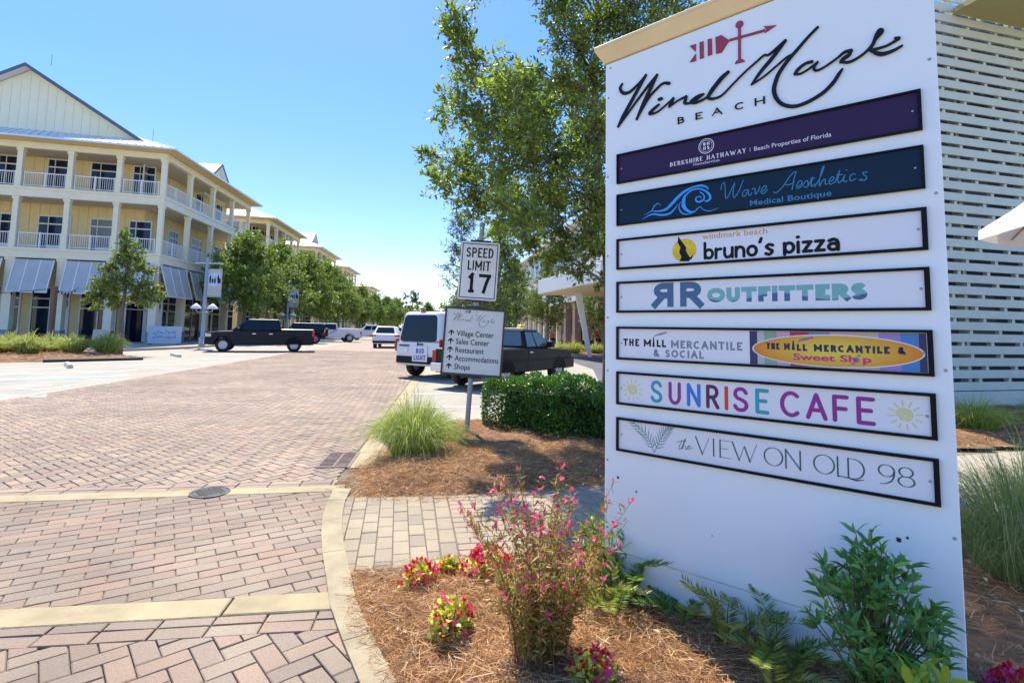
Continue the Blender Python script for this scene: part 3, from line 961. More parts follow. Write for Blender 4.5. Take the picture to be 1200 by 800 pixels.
ART = {'wind':[([(114,3063),(100,3038),(119,3003),(164,2997),(222,3032),(267,3069)],[10,16,20,16,10,10]),([(269,3071),(222,3004),(168,2926),(119,2854),(86,2798)],[14,18,20,20,12]),([(86,2798),(158,2872),(207,2925),(279,2997),(339,3051)],[8,10,12,14,12]),([(339,3051),(303,2990),(255,2903),(209,2815)],[14,20,22,12]),([(209,2815),(284,2922),(340,2970),(377,2989),(411,2979)],[8,12,12,12,18]),([(349,2869),(316,2850),(291,2828),(335,2826),(385,2851),(434,2882)],[12,16,16,9,8,8]),([(351,2899),(365,2900)],[18,18]),([(436,2883),(425,2862),(413,2840)],[14,18,14]),([(413,2840),(465,2863),(512,2873)],[8,8,12]),([(512,2873),(506,2854),(503,2835),(541,2829),(571,2840),(608,2860)],[14,16,14,10,8,10]),([(608,2860),(575,2856),(538,2835),(562,2823),(608,2830),(641,2847)],[10,14,16,14,10,8]),([(741,2945),(705,2921),(657,2872),(628,2833)],[16,22,22,16]),([(628,2833),(656,2820),(704,2825),(767,2874),(828,2921),(888,2960),(920,2980),(944,2976),(992,3005),(1021,3024)],[14,14,9,8,8,8,9,10,12,14])],'mark':[([(1021,3024),(991,2990),(957,2952),(902,2898),(856,2842)],[12,16,18,16,8]),([(856,2842),(915,2867),(976,2905),(1023,2935),(1055,2945)],[7,8,8,8,6]),([(1164,3043),(1120,3006),(1075,2962),(1029,2917),(988,2864),(969,2817),(963,2781),(971,2742),(995,2704),(1033,2680),(1074,2674),(1124,2685),(1179,2710),(1221,2747),(1245,2782),(1260,2802)],[11,12,14,16,18,19,20,20,18,17,16,16,16,16,15,8]),([(1135,2878),(1107,2877),(1075,2859),(1060,2838)],[14,12,14,14]),([(1060,2838),(1081,2832),(1115,2843),(1159,2868)],[10,9,8,8]),([(1159,2868),(1143,2849),(1146,2832),(1161,2827),(1188,2835),(1236,2859),(1271,2881),(1297,2880)],[10,14,12,10,8,8,12,16]),([(1297,2880),(1288,2862),(1265,2850),(1254,2838)],[12,16,16,12]),([(1254,2838),(1287,2827),(1326,2838),(1360,2860),(1389,2895),(1414,2923)],[10,12,10,9,9,12]),([(1414,2923),(1419,2935),(1409,2940),(1398,2922),(1384,2886),(1370,2857)],[14,14,14,16,14,8]),([(1370,2857),(1387,2856),(1430,2857),(1462,2868),(1479,2877),(1465,2882)],[9,10,9,10,12,10]),([(1372,2856),(1392,2837),(1413,2825),(1439,2824),(1466,2830),(1488,2839)],[10,16,18,14,11,8])],'beach':[[(457,2722),(498,2767)],[(559,2724),(600,2760)],[(651,2724),(705,2761)],[(770,2728),(819,2769)],[(867,2726),(921,2762)]],'pole':([(802,3178),(799,2997)],[(802,3191)]),'shaft':[(749,3121),(928,3113)],'empoly':[[(775,2980),(783,2996),(801,3002),(819,2991),(826,2978)],[(676,3163),(708,3165),(749,3121),(707,3066),(678,3069)],[(634,3166),(656,3164),(657,3072),(634,3071)],[(589,3164),(611,3164),(611,3068),(590,3068)],[(533,3162),(569,3162),(566,3118)],[(568,3107),(568,3064),(532,3067)],[(981,3121),(926,3099),(934,3116),(921,3137)]],'wave':[([(251,2229),(300,2248),(317,2273),(339,2286),(358,2273)],[1,5,6,5,2]),([(300,2248),(340,2241),(387,2246),(423,2273),(458,2305),(498,2333),(543,2348),(587,2351),(616,2339),(627,2324)],[4,8,14,17,17,14,10,12,10,5]),([(242,2205),(303,2228),(358,2217),(405,2218),(434,2237),(460,2268)],[1,9,11,11,8,2]),([(497,2302),(526,2328),(570,2336),(608,2320),(633,2293),(635,2271),(618,2260),(607,2265)],[8,9,8,9,13,13,10,4]),([(581,2317),(599,2301),(605,2278),(588,2264),(566,2265),(558,2279),(568,2291),(586,2289),(588,2279)],[4,7,8,10,9,7,6,5,3]),([(500,2310),(491,2283),(491,2252),(508,2226),(536,2210),(558,2217),(580,2235),(601,2215),(633,2205),(659,2210),(683,2216)],[10,20,22,16,11,6,4,4,4,3,1]),([(472,2275),(464,2245),(480,2214),(508,2202),(536,2204)],[2,6,8,6,2])],'dog':[(459,2084),(475,2059),(489,2039),(504,2017),(500,2004),(511,1980),(524,1961),(541,1979),(534,1956),(515,1941),(464,1944),(476,1969),(463,1993),(470,2020),(454,2053)],'disc':([(491,2004)],[(421,2005),(559,2003),(491,2068),(490,1941)]),'boxes':{'windmark':[(590,2053),(916,2072)],'bruno':[(593,1944),(1228,1938)],'bruno_x':[(594,2027),(1230,2003)],'medical':[(836,2205),(1198,2204)],'medcap':[(837,2237),(1199,2227)],'berk':[(413,2489),(822,2486)],'berkcap':[(413,2513),(823,2511)],'home':[(548,2471),(689,2466)],'beachp':[(863,2489),(1205,2486)],'beachpcap':[(863,2512),(1206,2504)],'bhcirc':[(573,2575),(663,2556),(620,2607),(619,2524)],'bar':[(843,2491),(843,2507)],'RR1':[(304,1688),(440,1833)],'RR2':[(453,1687),(594,1826)],'out':[(613,1715),(1323,1710)],'outcap':[(614,1793),(1325,1783)],'the':[(120,1469),(224,1470)],'thecap':[(120,1514),(225,1512)],'mi':[(249,1470),(384,1470)],'micap':[(249,1512),(384,1508)],'merc':[(410,1468),(786,1466)],'merccap':[(411,1510),(786,1508)],'soc':[(307,1416),(591,1416)],'soccap':[(308,1457),(591,1459)],'chim':[(304,1474),(314,1521)],'oval':[(832,1481),(1515,1476),(1208,1554),(1204,1407)],'ms':[(897,1478),(1451,1473)],'mscap':[(898,1510),(1452,1507)],'sw':[(1017,1433),(1331,1432)],'swcap':[(1018,1462),(1332,1463)],'stripes':[(816,1436),(858,1438),(890,1439),(947,1442),(1006,1444),(1089,1448),(1173,1452),(1268,1456),(1358,1460),(1435,1464),(1498,1467),(1545,1469)],'sunl':[(179,1223),(113,1217),(246,1224),(179,1280),(179,1172)],'sunr':[(1439,1219),(1376,1212),(1503,1219),(1442,1279),(1437,1160)]},'smoke':[([(312,1528),(330,1537),(358,1544),(383,1552)],[3,8,11,8])],'smoke2':[([(1043,1516),(1048,1525),(1071,1532),(1102,1540)],[3,8,12,8])],'sunrise':[[(289,1163),(362,1293)],[(392,1167),(469,1286)],[(495,1162),(575,1287)],[(596,1162),(670,1287)],[(695,1166),(713,1284)],[(735,1159),(813,1278)],[(839,1159),(907,1282)],[(955,1155),(1045,1285)],[(1065,1155),(1154,1282)],[(1169,1162),(1239,1281)],[(1261,1155),(1337,1281)]],'palm':[[(311,889),(271,968),(184,1039)],[(311,889),(354,976),(397,1044)]],'view':[[(540,919),(615,1012)],[(629,921),(643,1003)],[(661,916),(721,1008)],[(726,910),(848,1016)],[(876,916),(964,1010)],[(968,920),(1043,1004)],[(1089,913),(1177,1009)],[(1181,922),(1221,1005)],[(1219,929),(1290,1008)],[(1336,918),(1398,1006)],[(1404,914),(1466,1007)]],'swoosh':[([(1187,924),(1221,923),(1255,917),(1285,923)],[3,4,6,2])],'thes':[([(438,963),(461,971),(489,978)],[3,3,3]),([(471,979),(453,943),(455,929),(468,941),(489,981),(483,983),(467,931),(480,951),(489,944),(488,932),(506,947),(513,956),(501,950),(502,937),(530,949)],[3,3,3,3,3,3,3,3,3,3,3,3,3,3,3])],'waves':[([(694,2312),(698,2337),(712,2346),(715,2313),(718,2260),(739,2287),(764,2338),(756,2299),(758,2259),(783,2288),(806,2343)],[4,4,4,4,4,4,4,4,4,4,4]),([(828,2291),(813,2289),(801,2271),(810,2257),(826,2278),(832,2291),(830,2266),(839,2259),(847,2271)],[4,4,4,4,4,4,4,4,4]),([(848,2288),(863,2293),(864,2261),(882,2283),(885,2299)],[4,4,4,4,4]),([(888,2270),(907,2276),(917,2291),(908,2298),(895,2281),(894,2262),(907,2260),(922,2277)],[4,4,4,4,4,4,4,4]),([(949,2259),(963,2255),(992,2280),(1029,2331),(1052,2346),(1044,2315),(1033,2259)],[4,4,4,4,4,4,4]),([(1005,2286),(1022,2286),(1043,2292)],[4,4,4]),([(1051,2267),(1072,2277),(1077,2293),(1065,2295),(1053,2273),(1060,2260),(1081,2275)],[4,4,4,4,4,4,4]),([(1081,2275),(1098,2294),(1103,2275),(1097,2261),(1084,2265)],[4,4,4,4,4]),([(1103,2265),(1124,2308),(1116,2276),(1118,2261),(1130,2271)],[4,4,4,4,4]),([(1115,2298),(1132,2299)],[4,4]),([(1130,2258),(1153,2296),(1172,2346),(1166,2344),(1153,2296),(1151,2257),(1164,2281),(1175,2286),(1175,2263),(1184,2262)],[4,4,4,4,4,4,4,4,4,4]),([(1192,2270),(1207,2278),(1210,2290),(1201,2292),(1190,2274),(1197,2258),(1214,2267)],[4,4,4,4,4,4,4]),([(1216,2266),(1235,2321),(1226,2278),(1230,2259),(1241,2269)],[4,4,4,4,4]),([(1223,2298),(1244,2297)],[4,4]),([(1243,2268),(1255,2295),(1249,2271),(1254,2260),(1262,2265)],[4,4,4,4,4]),([(1260,2315),(1262,2316)],[4,4]),([(1296,2290),(1284,2292),(1273,2276),(1278,2261),(1297,2269)],[4,4,4,4,4]),([(1309,2260),(1320,2262)],[4,4]),([(1341,2291),(1326,2292),(1326,2283),(1338,2270),(1332,2256),(1317,2257)],[4,4,4,4,4,4])]}
OAK = [(-0.96,7.53,6.19,0.3),(-0.78,7.71,5.82,0.38),(-1.07,7.79,6.04,0.2),(-0.66,8.01,5.43,0.43),(-0.18,7.71,5.1,0.41),(0.1,7.98,5.53,0.27),(-0.76,6.64,4.42,0.34),(-1.04,7.3,4.49,0.19),(-0.44,8.02,4.68,0.51),(0.21,7.57,4.65,0.51),(0.74,7.95,5.09,0.51),(0.46,6.77,4.91,0.3),(1.05,7.3,5.18,0.47),(0.67,6.97,5.6,0.38),(0.58,7.42,6.28,0.38),(1.19,7.46,6.05,0.47),(1.64,7.22,6.11,0.54),(2.35,7.53,6.51,0.47),(1.8,7.62,5.82,0.41),(-0.96,7.97,4.18,0.35),(-1.33,7.75,4.1,0.2),(-0.98,6.84,3.49,0.27),(-0.67,7.8,3.73,0.45),(-0.14,6.81,3.75,0.51),(0.46,7.53,3.99,0.54),(0.98,6.79,4.11,0.54),(0.95,6.6,3.37,0.54),(0.5,7.91,3.45,0.49),(-0.15,7.81,3.35,0.46),(-0.69,7.82,3.37,0.27),(0.16,8.97,3.18,0.35),(0.63,7.91,2.87,0.34),(1.02,7.03,2.85,0.34),(-0.43,8.94,3.27,0.22),(0.6,7.41,2.54,0.32),(1.11,7.62,2.64,0.34),(0.14,7.81,2.75,0.27),(1.32,8.01,2.33,0.18),(0.84,7.64,2.41,0.19),(-0.64,8.05,7.23,0.47),(0.04,7.94,7.31,0.41),(0.76,7.05,6.68,0.54),(1.63,7.74,7.34,0.54),(1.09,6.85,7.41,0.61),(2.32,7.42,7.51,0.61),(0.37,6.7,7.27,0.54),(2.78,7.65,7.02,0.54),(3.51,8.1,7.79,0.54),(2.24,7.21,5.54,0.61),(2.68,8.22,4.68,0.68),(2.01,7.71,5.0,0.61),(2.12,7.66,3.55,0.54),(1.33,8.6,4.85,0.38),(0.11,6.2,3.93,0.38),(-0.04,5.9,2.82,0.38),(1.66,9.1,5.43,0.38),(-0.14,8.6,3.93,0.38),(0.55,9.1,3.92,0.38),(-0.09,6.2,4.55,0.38),(0.02,9.1,5.75,0.38),(0.49,9.5,5.59,0.38),(0.31,9.5,5.23,0.38)]

# ------------------------------------------------------------------ the monument sign
m_sign = mat('sign_white', (.84, .89, .87), .42, var=.025, vscale=1.5, spec=.5)
m_cap = mat('cap_cream', (.84, .66, .36), .5, var=.08, vscale=2)
m_ink = mat('lettering_navy', (.008, .012, .022), .5, spec=.2)
m_red = mat('emblem_red', (.33, .035, .075), .45)
m_frame = mat('plaque_frame', (.005, .006, .009), .5, spec=.15)
m_blk_ = mat('dirt_dark', (.03, .028, .025), .8)
m_screw = mat('screw_head', (.35, .35, .36), .35, metal=.9)
root = thing('monument_sign', 'tall white village sign with seven framed plaques under a cream cap', 'sign', (.5683, 3.2, 0), rad(-39.339))
SIGN = root
mb = MB()
F0 = [(-.002, 0, .30), (1.603, 0, .30), (1.606, 0, 3.29), (-.004, 0, 3.222)]
mb.hexa(F0, [(x, .42, z) for x, y, z in F0])
sign_body = mb.build('sign_panel', m_sign, root, bevel=.004, seg=1)
mb = MB()
F0 = [(.0, .006, .105), (1.60, .006, .105), (1.60, .006, .297), (.0, .006, .297)]
mb.hexa(F0, [(x, .414, z) for x, y, z in F0])
mb.build('kickboard', m_sign, root, bevel=.004, seg=1)
MB().box(.03, 1.57, .03, .39, -.05, .103).build('footing', mat('black_footing', (.02, .02, .02), .8), root)
mb = MB()
lo = [(-.012, -.010, 3.226), (1.614, -.010, 3.295), (1.614, .43, 3.295), (-.012, .43, 3.226)]
hi = [(-.058, -.058, 3.305), (1.66, -.058, 3.376), (1.66, .478, 3.376), (-.058, .478, 3.305)]
mb.hexa(lo, hi)
mb.hexa([(x, y, z + .001) for x, y, z in hi], [(x, y, z + .022) for x, y, z in hi])
mb.build('cap', m_cap, root, bevel=.004, seg=1)
def st(b, strokes, y0, th, k=1000., ws=1.0, rnd=True, sm=True):
    for n, (pts, w) in enumerate(strokes):
        b.ribbon([(p[0] / k, p[1] / k) for p in pts], [a / k * ws for a in w], y0 - n * .00015, th, smooth=sm, rnd=rnd)
b = MB(); st(b, ART['wind'], -.001, .009); b.build('script_lettering', m_ink, sign_body)
b = MB(); st(b, ART['mark'], -.001, .009); b.build('script_lettering', m_ink, sign_body)
b = MB()
for ch, ((x0, z0), (x1, z1)) in zip('BEACH', ART['beach']):
    glyph(b, ch, x0 / 1000, x1 / 1000, 2.725, 2.765, .0085, -.001, .005, contrast=.5, serif=.006)
b.build('serif_lettering', m_ink, sign_body)
b = MB()
for pts, w in ((ART['pole'][0], .0135), (ART['shaft'], .0125)):
    b.ribbon([(p[0] / 1000, p[1] / 1000) for p in pts], w, -.001 - (.0003 if w < .013 else 0), .006, smooth=False)
c = ART['pole'][1][0]
b.poly2([(c[0] / 1000 + .02 * math.cos(2 * PI * i / 20), c[1] / 1000 + .02 * math.sin(2 * PI * i / 20)) for i in range(20)], -.0006, .006)
for pl in ART['empoly']:
    b.poly2([(p[0] / 1000, p[1] / 1000) for p in pl], -.0003, .006)
b.build('arrow_emblem', m_red, sign_body)
b = MB()
for s_, h_ in [(.03, 3.19), (.018, 3.0), (.013, 2.5), (.013, 2.008), (.014, 1.635), (.015, 1.32), (.016, .8), (.016, .42), (1.58, 2.16), (1.582, 1.416), (1.583, .75), (1.58, 2.75), (.8, .335)]:
    b.lathe([(.0001, -.0035), (.005, -.003), (.007, 0)], (s_, 0, h_), 10, 'Y')
b.build('panel_screws', m_screw, sign_body)

b = MB()
for s_, h_, r_ in [(.085, .712, .008), (.2, .655, .006), (1.40, .70, .011), (1.43, .715, .006), (.62, .52, .003), (1.1, .45, .003)]:
    b.poly2([(s_ + r_ * (1.3 if i % 2 else .6) * math.cos(i * PI / 4), h_ + r_ * (.7 if i % 3 else 1.1) * math.sin(i * PI / 4)) for i in range(8)], -.0008, .0012)
b.build('dirt_specks', m_blk_, sign_body)
def plaque(z0, z1, board_m, label, frame_w=.013):
    x0, x1 = .080, 1.546
    p = MB().box(x0 + .004, x1 - .004, -.006, .0005, z0 + .004, z1 - .004).build('plaque', board_m, SIGN)
    p['label'] = label
    b = MB()
    w, wr = frame_w, frame_w * 1.5
    b.box(x0, x1, -.017, .0003, z1 - w, z1)
    b.box(x0, x1, -.017, .0003, z0, z0 + w)
    b.box(x0, x0 + w, -.0168, .0003, z0 + w, z1 - w)
    b.box(x1 - wr, x1, -.0168, .0003, z0 + w, z1 - w)
    b.build('frame', m_frame, p)
    for sx in (x0 + .03, x1 - .032):
        MB().lathe([(.0001, -.004), (.0045, -.003), (.006, 0)], (sx, -.006, (z0 + z1) / 2), 10, 'Y').build('screw', m_screw, p)
    return p
YF = -.0062
def flat(p, name, m, fn):
    b = MB(); fn(b); return b.build(name, m, p)

# 1 purple
m_pur = mat('plaque_purple', (.036, .017, .066), .4, spec=.2)
m_pale = mat('print_pale', (.72, .70, .74), .5)
p = plaque(2.441, 2.623, m_pur, 'purple plaque with small white serif lettering and round seal', .009)
def f(b):
    string(b, 'BERKSHIRE HATHAWAY', .413, .823, 2.487, 2.512, .0052, YF, .0006, gap=.22, contrast=.55, serif=.003)
    b.ribbon([(.843, 2.489), (.843, 2.509)], .002, YF, .0005)
    b.ribbon(arc(.619, 2.565, .040, .040, 0, 360, 30), .0045, YF, .0006, smooth=False)
    b.ribbon(arc(.619, 2.565, .031, .031, 0, 360, 30), .002, YF, .0006, smooth=False)
    string(b, 'BH', .602, .637, 2.568, 2.586, .005, YF, .0006)
    string(b, 'HS', .602, .637, 2.545, 2.563, .005, YF, .0006)
flat(p, 'lettering', m_pale, f)
flat(p, 'small_lettering', m_pale, lambda b: (text(b, 'HomeServices', .548, .689, 2.468, 2.482, YF - .0004, .004), text(b, 'Beach Properties of Florida', .863, 1.206, 2.488, 2.509, YF - .0004, .008)))
# 2 navy
m_nav = mat('plaque_navy', (.004, .020, .044), .4, spec=.2)
m_wave = mat('print_bright_blue', (.04, .34, .80), .5)
m_teal = mat('print_teal_blue', (.035, .215, .40), .5)
p = plaque(2.184, 2.374, m_nav, 'dark navy plaque with bright blue breaking wave and script lettering', .007)
def f(b):
    for n, (pts, w) in enumerate(ART['wave']):
        b.ribbon([(q[0] / 1000, q[1] / 1000) for q in pts], [a / 1000 for a in w], YF - n * .0001, .0006, smooth=True, rnd=True)
flat(p, 'wave_emblem', m_wave, f)
def f(b):
    for n, (pts, w) in enumerate(ART['waves']):
        b.ribbon([(q[0] / 1000, q[1] / 1000) for q in pts], [.0048] * len(pts), YF - n * .00006, .0005, smooth=True, rnd=True, k=5)
flat(p, 'script_lettering', m_teal, f)
def f(b):
    text(b, 'Medical Boutique', .837, 1.199, 2.2045, 2.232, YF - .0004, .012)
flat(p, 'lettering', m_teal, f)
# 3 pizza
m_pw = mat('plaque_white', (.78, .79, .80), .35)
m_yel = mat('print_yellow', (.80, .55, .02), .5, var=.3, vscale=14)
m_org = mat('print_orange', (.66, .30, .05), .5)
m_blk = mat('print_black', (.008, .008, .011), .5, spec=.2)
p = plaque(1.919, 2.103, m_pw, 'white plaque with yellow disc, howling dog and rounded black lettering')
flat(p, 'disc', m_yel, lambda b: b.poly2([(.491 + .068 * math.cos(2 * PI * i / 32), 2.004 + .064 * math.sin(2 * PI * i / 32)) for i in range(32)], YF, .0004))
flat(p, 'dog_silhouette', m_blk, lambda b: b.poly2([(q[0] / 1000, q[1] / 1000) for q in ART['dog']], YF - .0006, .0003))
flat(p, 'small_lettering', m_org, lambda b: text(b, 'windmark beach', .592, .916, 2.054, 2.083, YF - .0004, .004))
def f(b):
    xh = .052
    D = {'b': (.85, [[(.05, 1.62), (.05, .05)], arc(.45, .48, .38, .44, 150, -180, 14)]), 'r': (.62, [[(.06, .95), (.06, 0)], [(.06, .55), (.2, .85), (.58, .9)]]),
         'u': (.85, [[(.05, .95), (.05, .35), (.2, .05), (.5, .05), (.75, .3)], [(.8, .95), (.8, 0)]]), 'n': (.85, [[(.05, .95), (.05, 0)], [(.05, .6), (.3, .92), (.6, .9), (.78, .65), (.8, 0)]]),
         'o': (.9, [arc(.45, .48, .4, .45, 90, 450, 18)]), "'": (.25, [[(.15, 1.6), (.02, 1.25)]]), 's': (.7, [[(.66, .85), (.35, .95), (.08, .75), (.35, .5), (.62, .3), (.35, 0), (.02, .1)]]),
         'p': (.85, [[(.05, .95), (.05, -.12)], arc(.45, .5, .38, .44, 200, -150, 14)]), 'i': (.22, [[(.1, .95), (.1, 0)], [(.06, 1.42), (.14, 1.42)]]),
         'z': (.75, [[(.05, .9), (.68, .9)], [(.66, .88), (.08, .06)], [(.05, .05), (.72, .05)]]), 'a': (.88, [[(.12, .85), (.5, .95), (.78, .7), (.8, 0)], arc(.42, .3, .34, .28, 30, 330, 12)]), ' ': (.4, [])}
    wd = "bruno's pizza"
    tot = sum(D[c][0] for c in wd) + .27 * (len(wd) - 1)
    x, k = .602, (1.222 - .602) / tot
    n = 0
    for c in wd:
        for s_ in D[c][1]:
            b.ribbon([(x + q[0] * k, 1.948 + q[1] * xh) for q in s_], .0155, YF - n * .0001, .0006, smooth=len(s_) > 2 and c not in 'z', rnd=True, k=4)
            n += 1
        x += (D[c][0] + .27) * k
flat(p, 'lettering', m_blk, f)
# 4 outfitters
m_slate = mat('print_slate_blue', (.055, .145, .255), .5)
mo = mat('print_two_tone', (.15, .42, .40), .5)
_n, _l = mo.node_tree.nodes, mo.node_tree.links
_tc = _n.new('ShaderNodeTexCoord'); _sx = _n.new('ShaderNodeSeparateXYZ'); _l.new(_tc.outputs['Object'], _sx.inputs[0])
_w = _n.new('ShaderNodeMath'); _w.operation = 'MULTIPLY_ADD'; _l.new(_sx.outputs['X'], _w.inputs[0]); _w.inputs[1].default_value = 13.5; _w.inputs[2].default_value = -11.3
_s = _n.new('ShaderNodeMath'); _s.operation = 'SINE'; _l.new(_w.outputs[0], _s.inputs[0])
_m = _n.new('ShaderNodeMath'); _m.operation = 'MULTIPLY_ADD'; _l.new(_s.outputs[0], _m.inputs[0]); _m.inputs[1].default_value = .018; _m.inputs[2].default_value = 1.737
_g = _n.new('ShaderNodeMath'); _g.operation = 'GREATER_THAN'; _l.new(_sx.outputs['Z'], _g.inputs[0]); _l.new(_m.outputs[0], _g.inputs[1])
_x = _n.new('ShaderNodeMix'); _x.data_type = 'RGBA'; _l.new(_g.outputs[0], _x.inputs[0]); _x.inputs[6].default_value = (.055, .145, .255, 1); _x.inputs[7].default_value = (.19, .46, .43, 1)
_l.new(_x.outputs[2], _n['Principled BSDF'].inputs['Base Color'])
p = plaque(1.663, 1.847, m_pw, 'white plaque with two mirrored slate blue letters and bold teal lettering')
def f(b):
    glyph(b, 'R', .458, .590, 1.693, 1.829, .036, YF, .0006)
    b.M = Matrix.Translation((.304 + .444, 0, 0)) @ Matrix.Scale(-1, 4, (1, 0, 0))
    glyph(b, 'R', .312, .444, 1.693, 1.829, .036, YF, .0006)
    b.M = None
flat(p, 'mirrored_letters', m_slate, f)
flat(p, 'lettering', mo, lambda b: string(b, 'OUTFITTERS', .613, 1.325, 1.714, 1.790, .0250, YF, .0006, gap=.045))
# 5 two prints in one frame
m_grey = mat('print_grey', (.22, .24, .29), .5)
m_vio = mat('print_violet', (.20, .17, .32), .5)
m_nvy = mat('print_navy', (.012, .014, .055), .5)
m_mag = mat('print_magenta', (.62, .02, .16), .5)
p = plaque(1.389, 1.582, m_pw, 'plaque half white and half striped with an orange and yellow oval')
cols = [(.03, .035, .11), (.50, .50, .52), (.26, .38, .29), (.62, .36, .46), (.42, .03, .09), (.17, .25, .42), (.62, .36, .50), (.55, .42, .35), (.33, .22, .50), (.06, .22, .48), (.03, .035, .10)]
xs = [.822, .858, .890, .947, 1.006, 1.089, 1.173, 1.268, 1.358, 1.435, 1.498, 1.524]
for i, c in enumerate(cols):
    flat(p, 'stripe', mat('print_stripe', c) if False else mat('print_stripe_%d' % i, c, .5), lambda b: b.box(xs[i] + .0003, xs[i + 1], YF - .0004, YF + .0002, 1.403, 1.567))
mg = mat('print_oval', (.8, .5, .05), .45)
_n, _l = mg.node_tree.nodes, mg.node_tree.links
_tc = _n.new('ShaderNodeTexCoord'); _mp = _n.new('ShaderNodeMapping'); _mp.inputs['Location'].default_value = (-1.176, 0, -1.480)
_mp.vector_type = 'POINT'; _l.new(_tc.outputs['Object'], _mp.inputs[0])
_m2 = _n.new('ShaderNodeMapping'); _m2.inputs['Scale'].default_value = (2.95, 0, 10); _l.new(_mp.outputs[0], _m2.inputs[0])
_ln = _n.new('ShaderNodeVectorMath'); _ln.operation = 'LENGTH'; _l.new(_m2.outputs[0], _ln.inputs[0])
_rp = _n.new('ShaderNodeValToRGB'); _rp.color_ramp.elements[0].position = .2; _rp.color_ramp.elements[0].color = (.80, .62, .06, 1)
_rp.color_ramp.elements[1].position = .95; _rp.color_ramp.elements[1].color = (.72, .24, .01, 1)
_l.new(_ln.outputs['Value'], _rp.inputs[0]); _l.new(_rp.outputs[0], _n['Principled BSDF'].inputs['Base Color'])
flat(p, 'oval_border', m_pw, lambda b: b.poly2([(1.176 + .342 * math.cos(2 * PI * i / 60), 1.480 + .0755 * math.sin(2 * PI * i / 60)) for i in range(60)], YF - .0006, .0004))
flat(p, 'oval', mg, lambda b: b.poly2([(1.176 + .336 * math.cos(2 * PI * i / 60), 1.480 + .0705 * math.sin(2 * PI * i / 60)) for i in range(60)], YF - .0011, .0004))
flat(p, 'dark_lettering', m_blk, lambda b: (string(b, 'THE', .122, .222, 1.470, 1.512, .0095, YF, .0006, gap=.2), string(b, 'M LL', .250, .384, 1.470, 1.510, .0095, YF, .0006, gap=.14), b.poly2([(.3035, 1.470), (.3165, 1.470), (.3125, 1.523), (.3075, 1.523)], YF, .0006)))
flat(p, 'grey_lettering', m_grey, lambda b: (string(b, 'MERCANTILE', .411, .786, 1.467, 1.509, .0095, YF, .0006, gap=.18), string(b, '& SOCIAL', .307, .591, 1.416, 1.457, .0095, YF, .0006, gap=.2)))
flat(p, 'smoke_emblem', m_grey, lambda b: st(b, ART['smoke'], YF, .0005))
flat(p, 'smoke_emblem', m_vio, lambda b: st(b, ART['smoke2'], YF - .0012, .0005))
flat(p, 'navy_lettering', m_nvy, lambda b: (string(b, 'THE M', .900, 1.005, 1.479, 1.510, .0095, YF - .0012, .0005, gap=.18), b.poly2([(1.013, 1.479), (1.027, 1.479), (1.023, 1.522), (1.017, 1.522)], YF - .0012, .0005), string(b, 'LL MERCANTILE &', 1.034, 1.452, 1.476, 1.508, .0095, YF - .0012, .0005, gap=.18)))
flat(p, 'magenta_lettering', m_mag, lambda b: text(b, 'Sweet Sh p', 1.018, 1.330, 1.434, 1.462, YF - .002, .028))
flat(p, 'candy_emblem', m_vio, lambda b: (b.poly2([(1.272 + .013 * math.cos(2 * PI * i / 16), 1.444 + .012 * math.sin(2 * PI * i / 16)) for i in range(16)], YF - .0014, .0005), b.poly2([(1.274, 1.455), (1.292, 1.463), (1.284, 1.470)], YF - .0015, .0005), b.poly2([(1.268, 1.433), (1.250, 1.425), (1.262, 1.419)], YF - .0015, .0005)))
# 6 cafe
p = plaque(1.130, 1.320, m_pw, 'white plaque with multicoloured rounded capitals between two pale yellow suns')
cc = {'teal': (.02, .36, .42), 'mag': (.30, .02, .24), 'blue': (.02, .20, .62), 'plum': (.10, .012, .09), 'red': (.68, .05, .025)}
for ch, k, ((x0, z0), (x1, z1)) in zip('SUNRISECAFE', ['teal', 'mag', 'blue', 'plum', 'red', 'mag', 'teal', 'mag', 'mag', 'mag', 'mag'], ART['sunrise']):
    flat(p, 'letter', mat('print_' + k, cc[k], .5), lambda b: glyph(b, ch, x0 / 1000, x1 / 1000, 1.161, 1.284, .0185, YF, .0006, rnd=True))
m_py = mat('print_pale_yellow', (.72, .66, .22), .5)
def sunf(cx, r0):
    def f(b):
        for i in range(12):
            a = 2 * PI * i / 12 + .13
            b.ribbon([(cx + r0 * .63 * math.cos(a), 1.220 + r0 * .62 * math.sin(a)), (cx + r0 * .95 * math.cos(a), 1.220 + r0 * .93 * math.sin(a))], .0055, YF, .0005, rnd=True)
        sp = [(cx + r0 * (.06 + .42 * t / 44) * math.cos(t * .36), 1.220 + r0 * (.06 + .40 * t / 44) * math.sin(t * .36)) for t in range(45)]
        b.ribbon(sp, .0075, YF - .0001, .0005, smooth=False)
    return f
flat(p, 'sun_emblem', m_py, sunf(.179, .066))
flat(p, 'sun_emblem', m_py, sunf(1.440, .063))
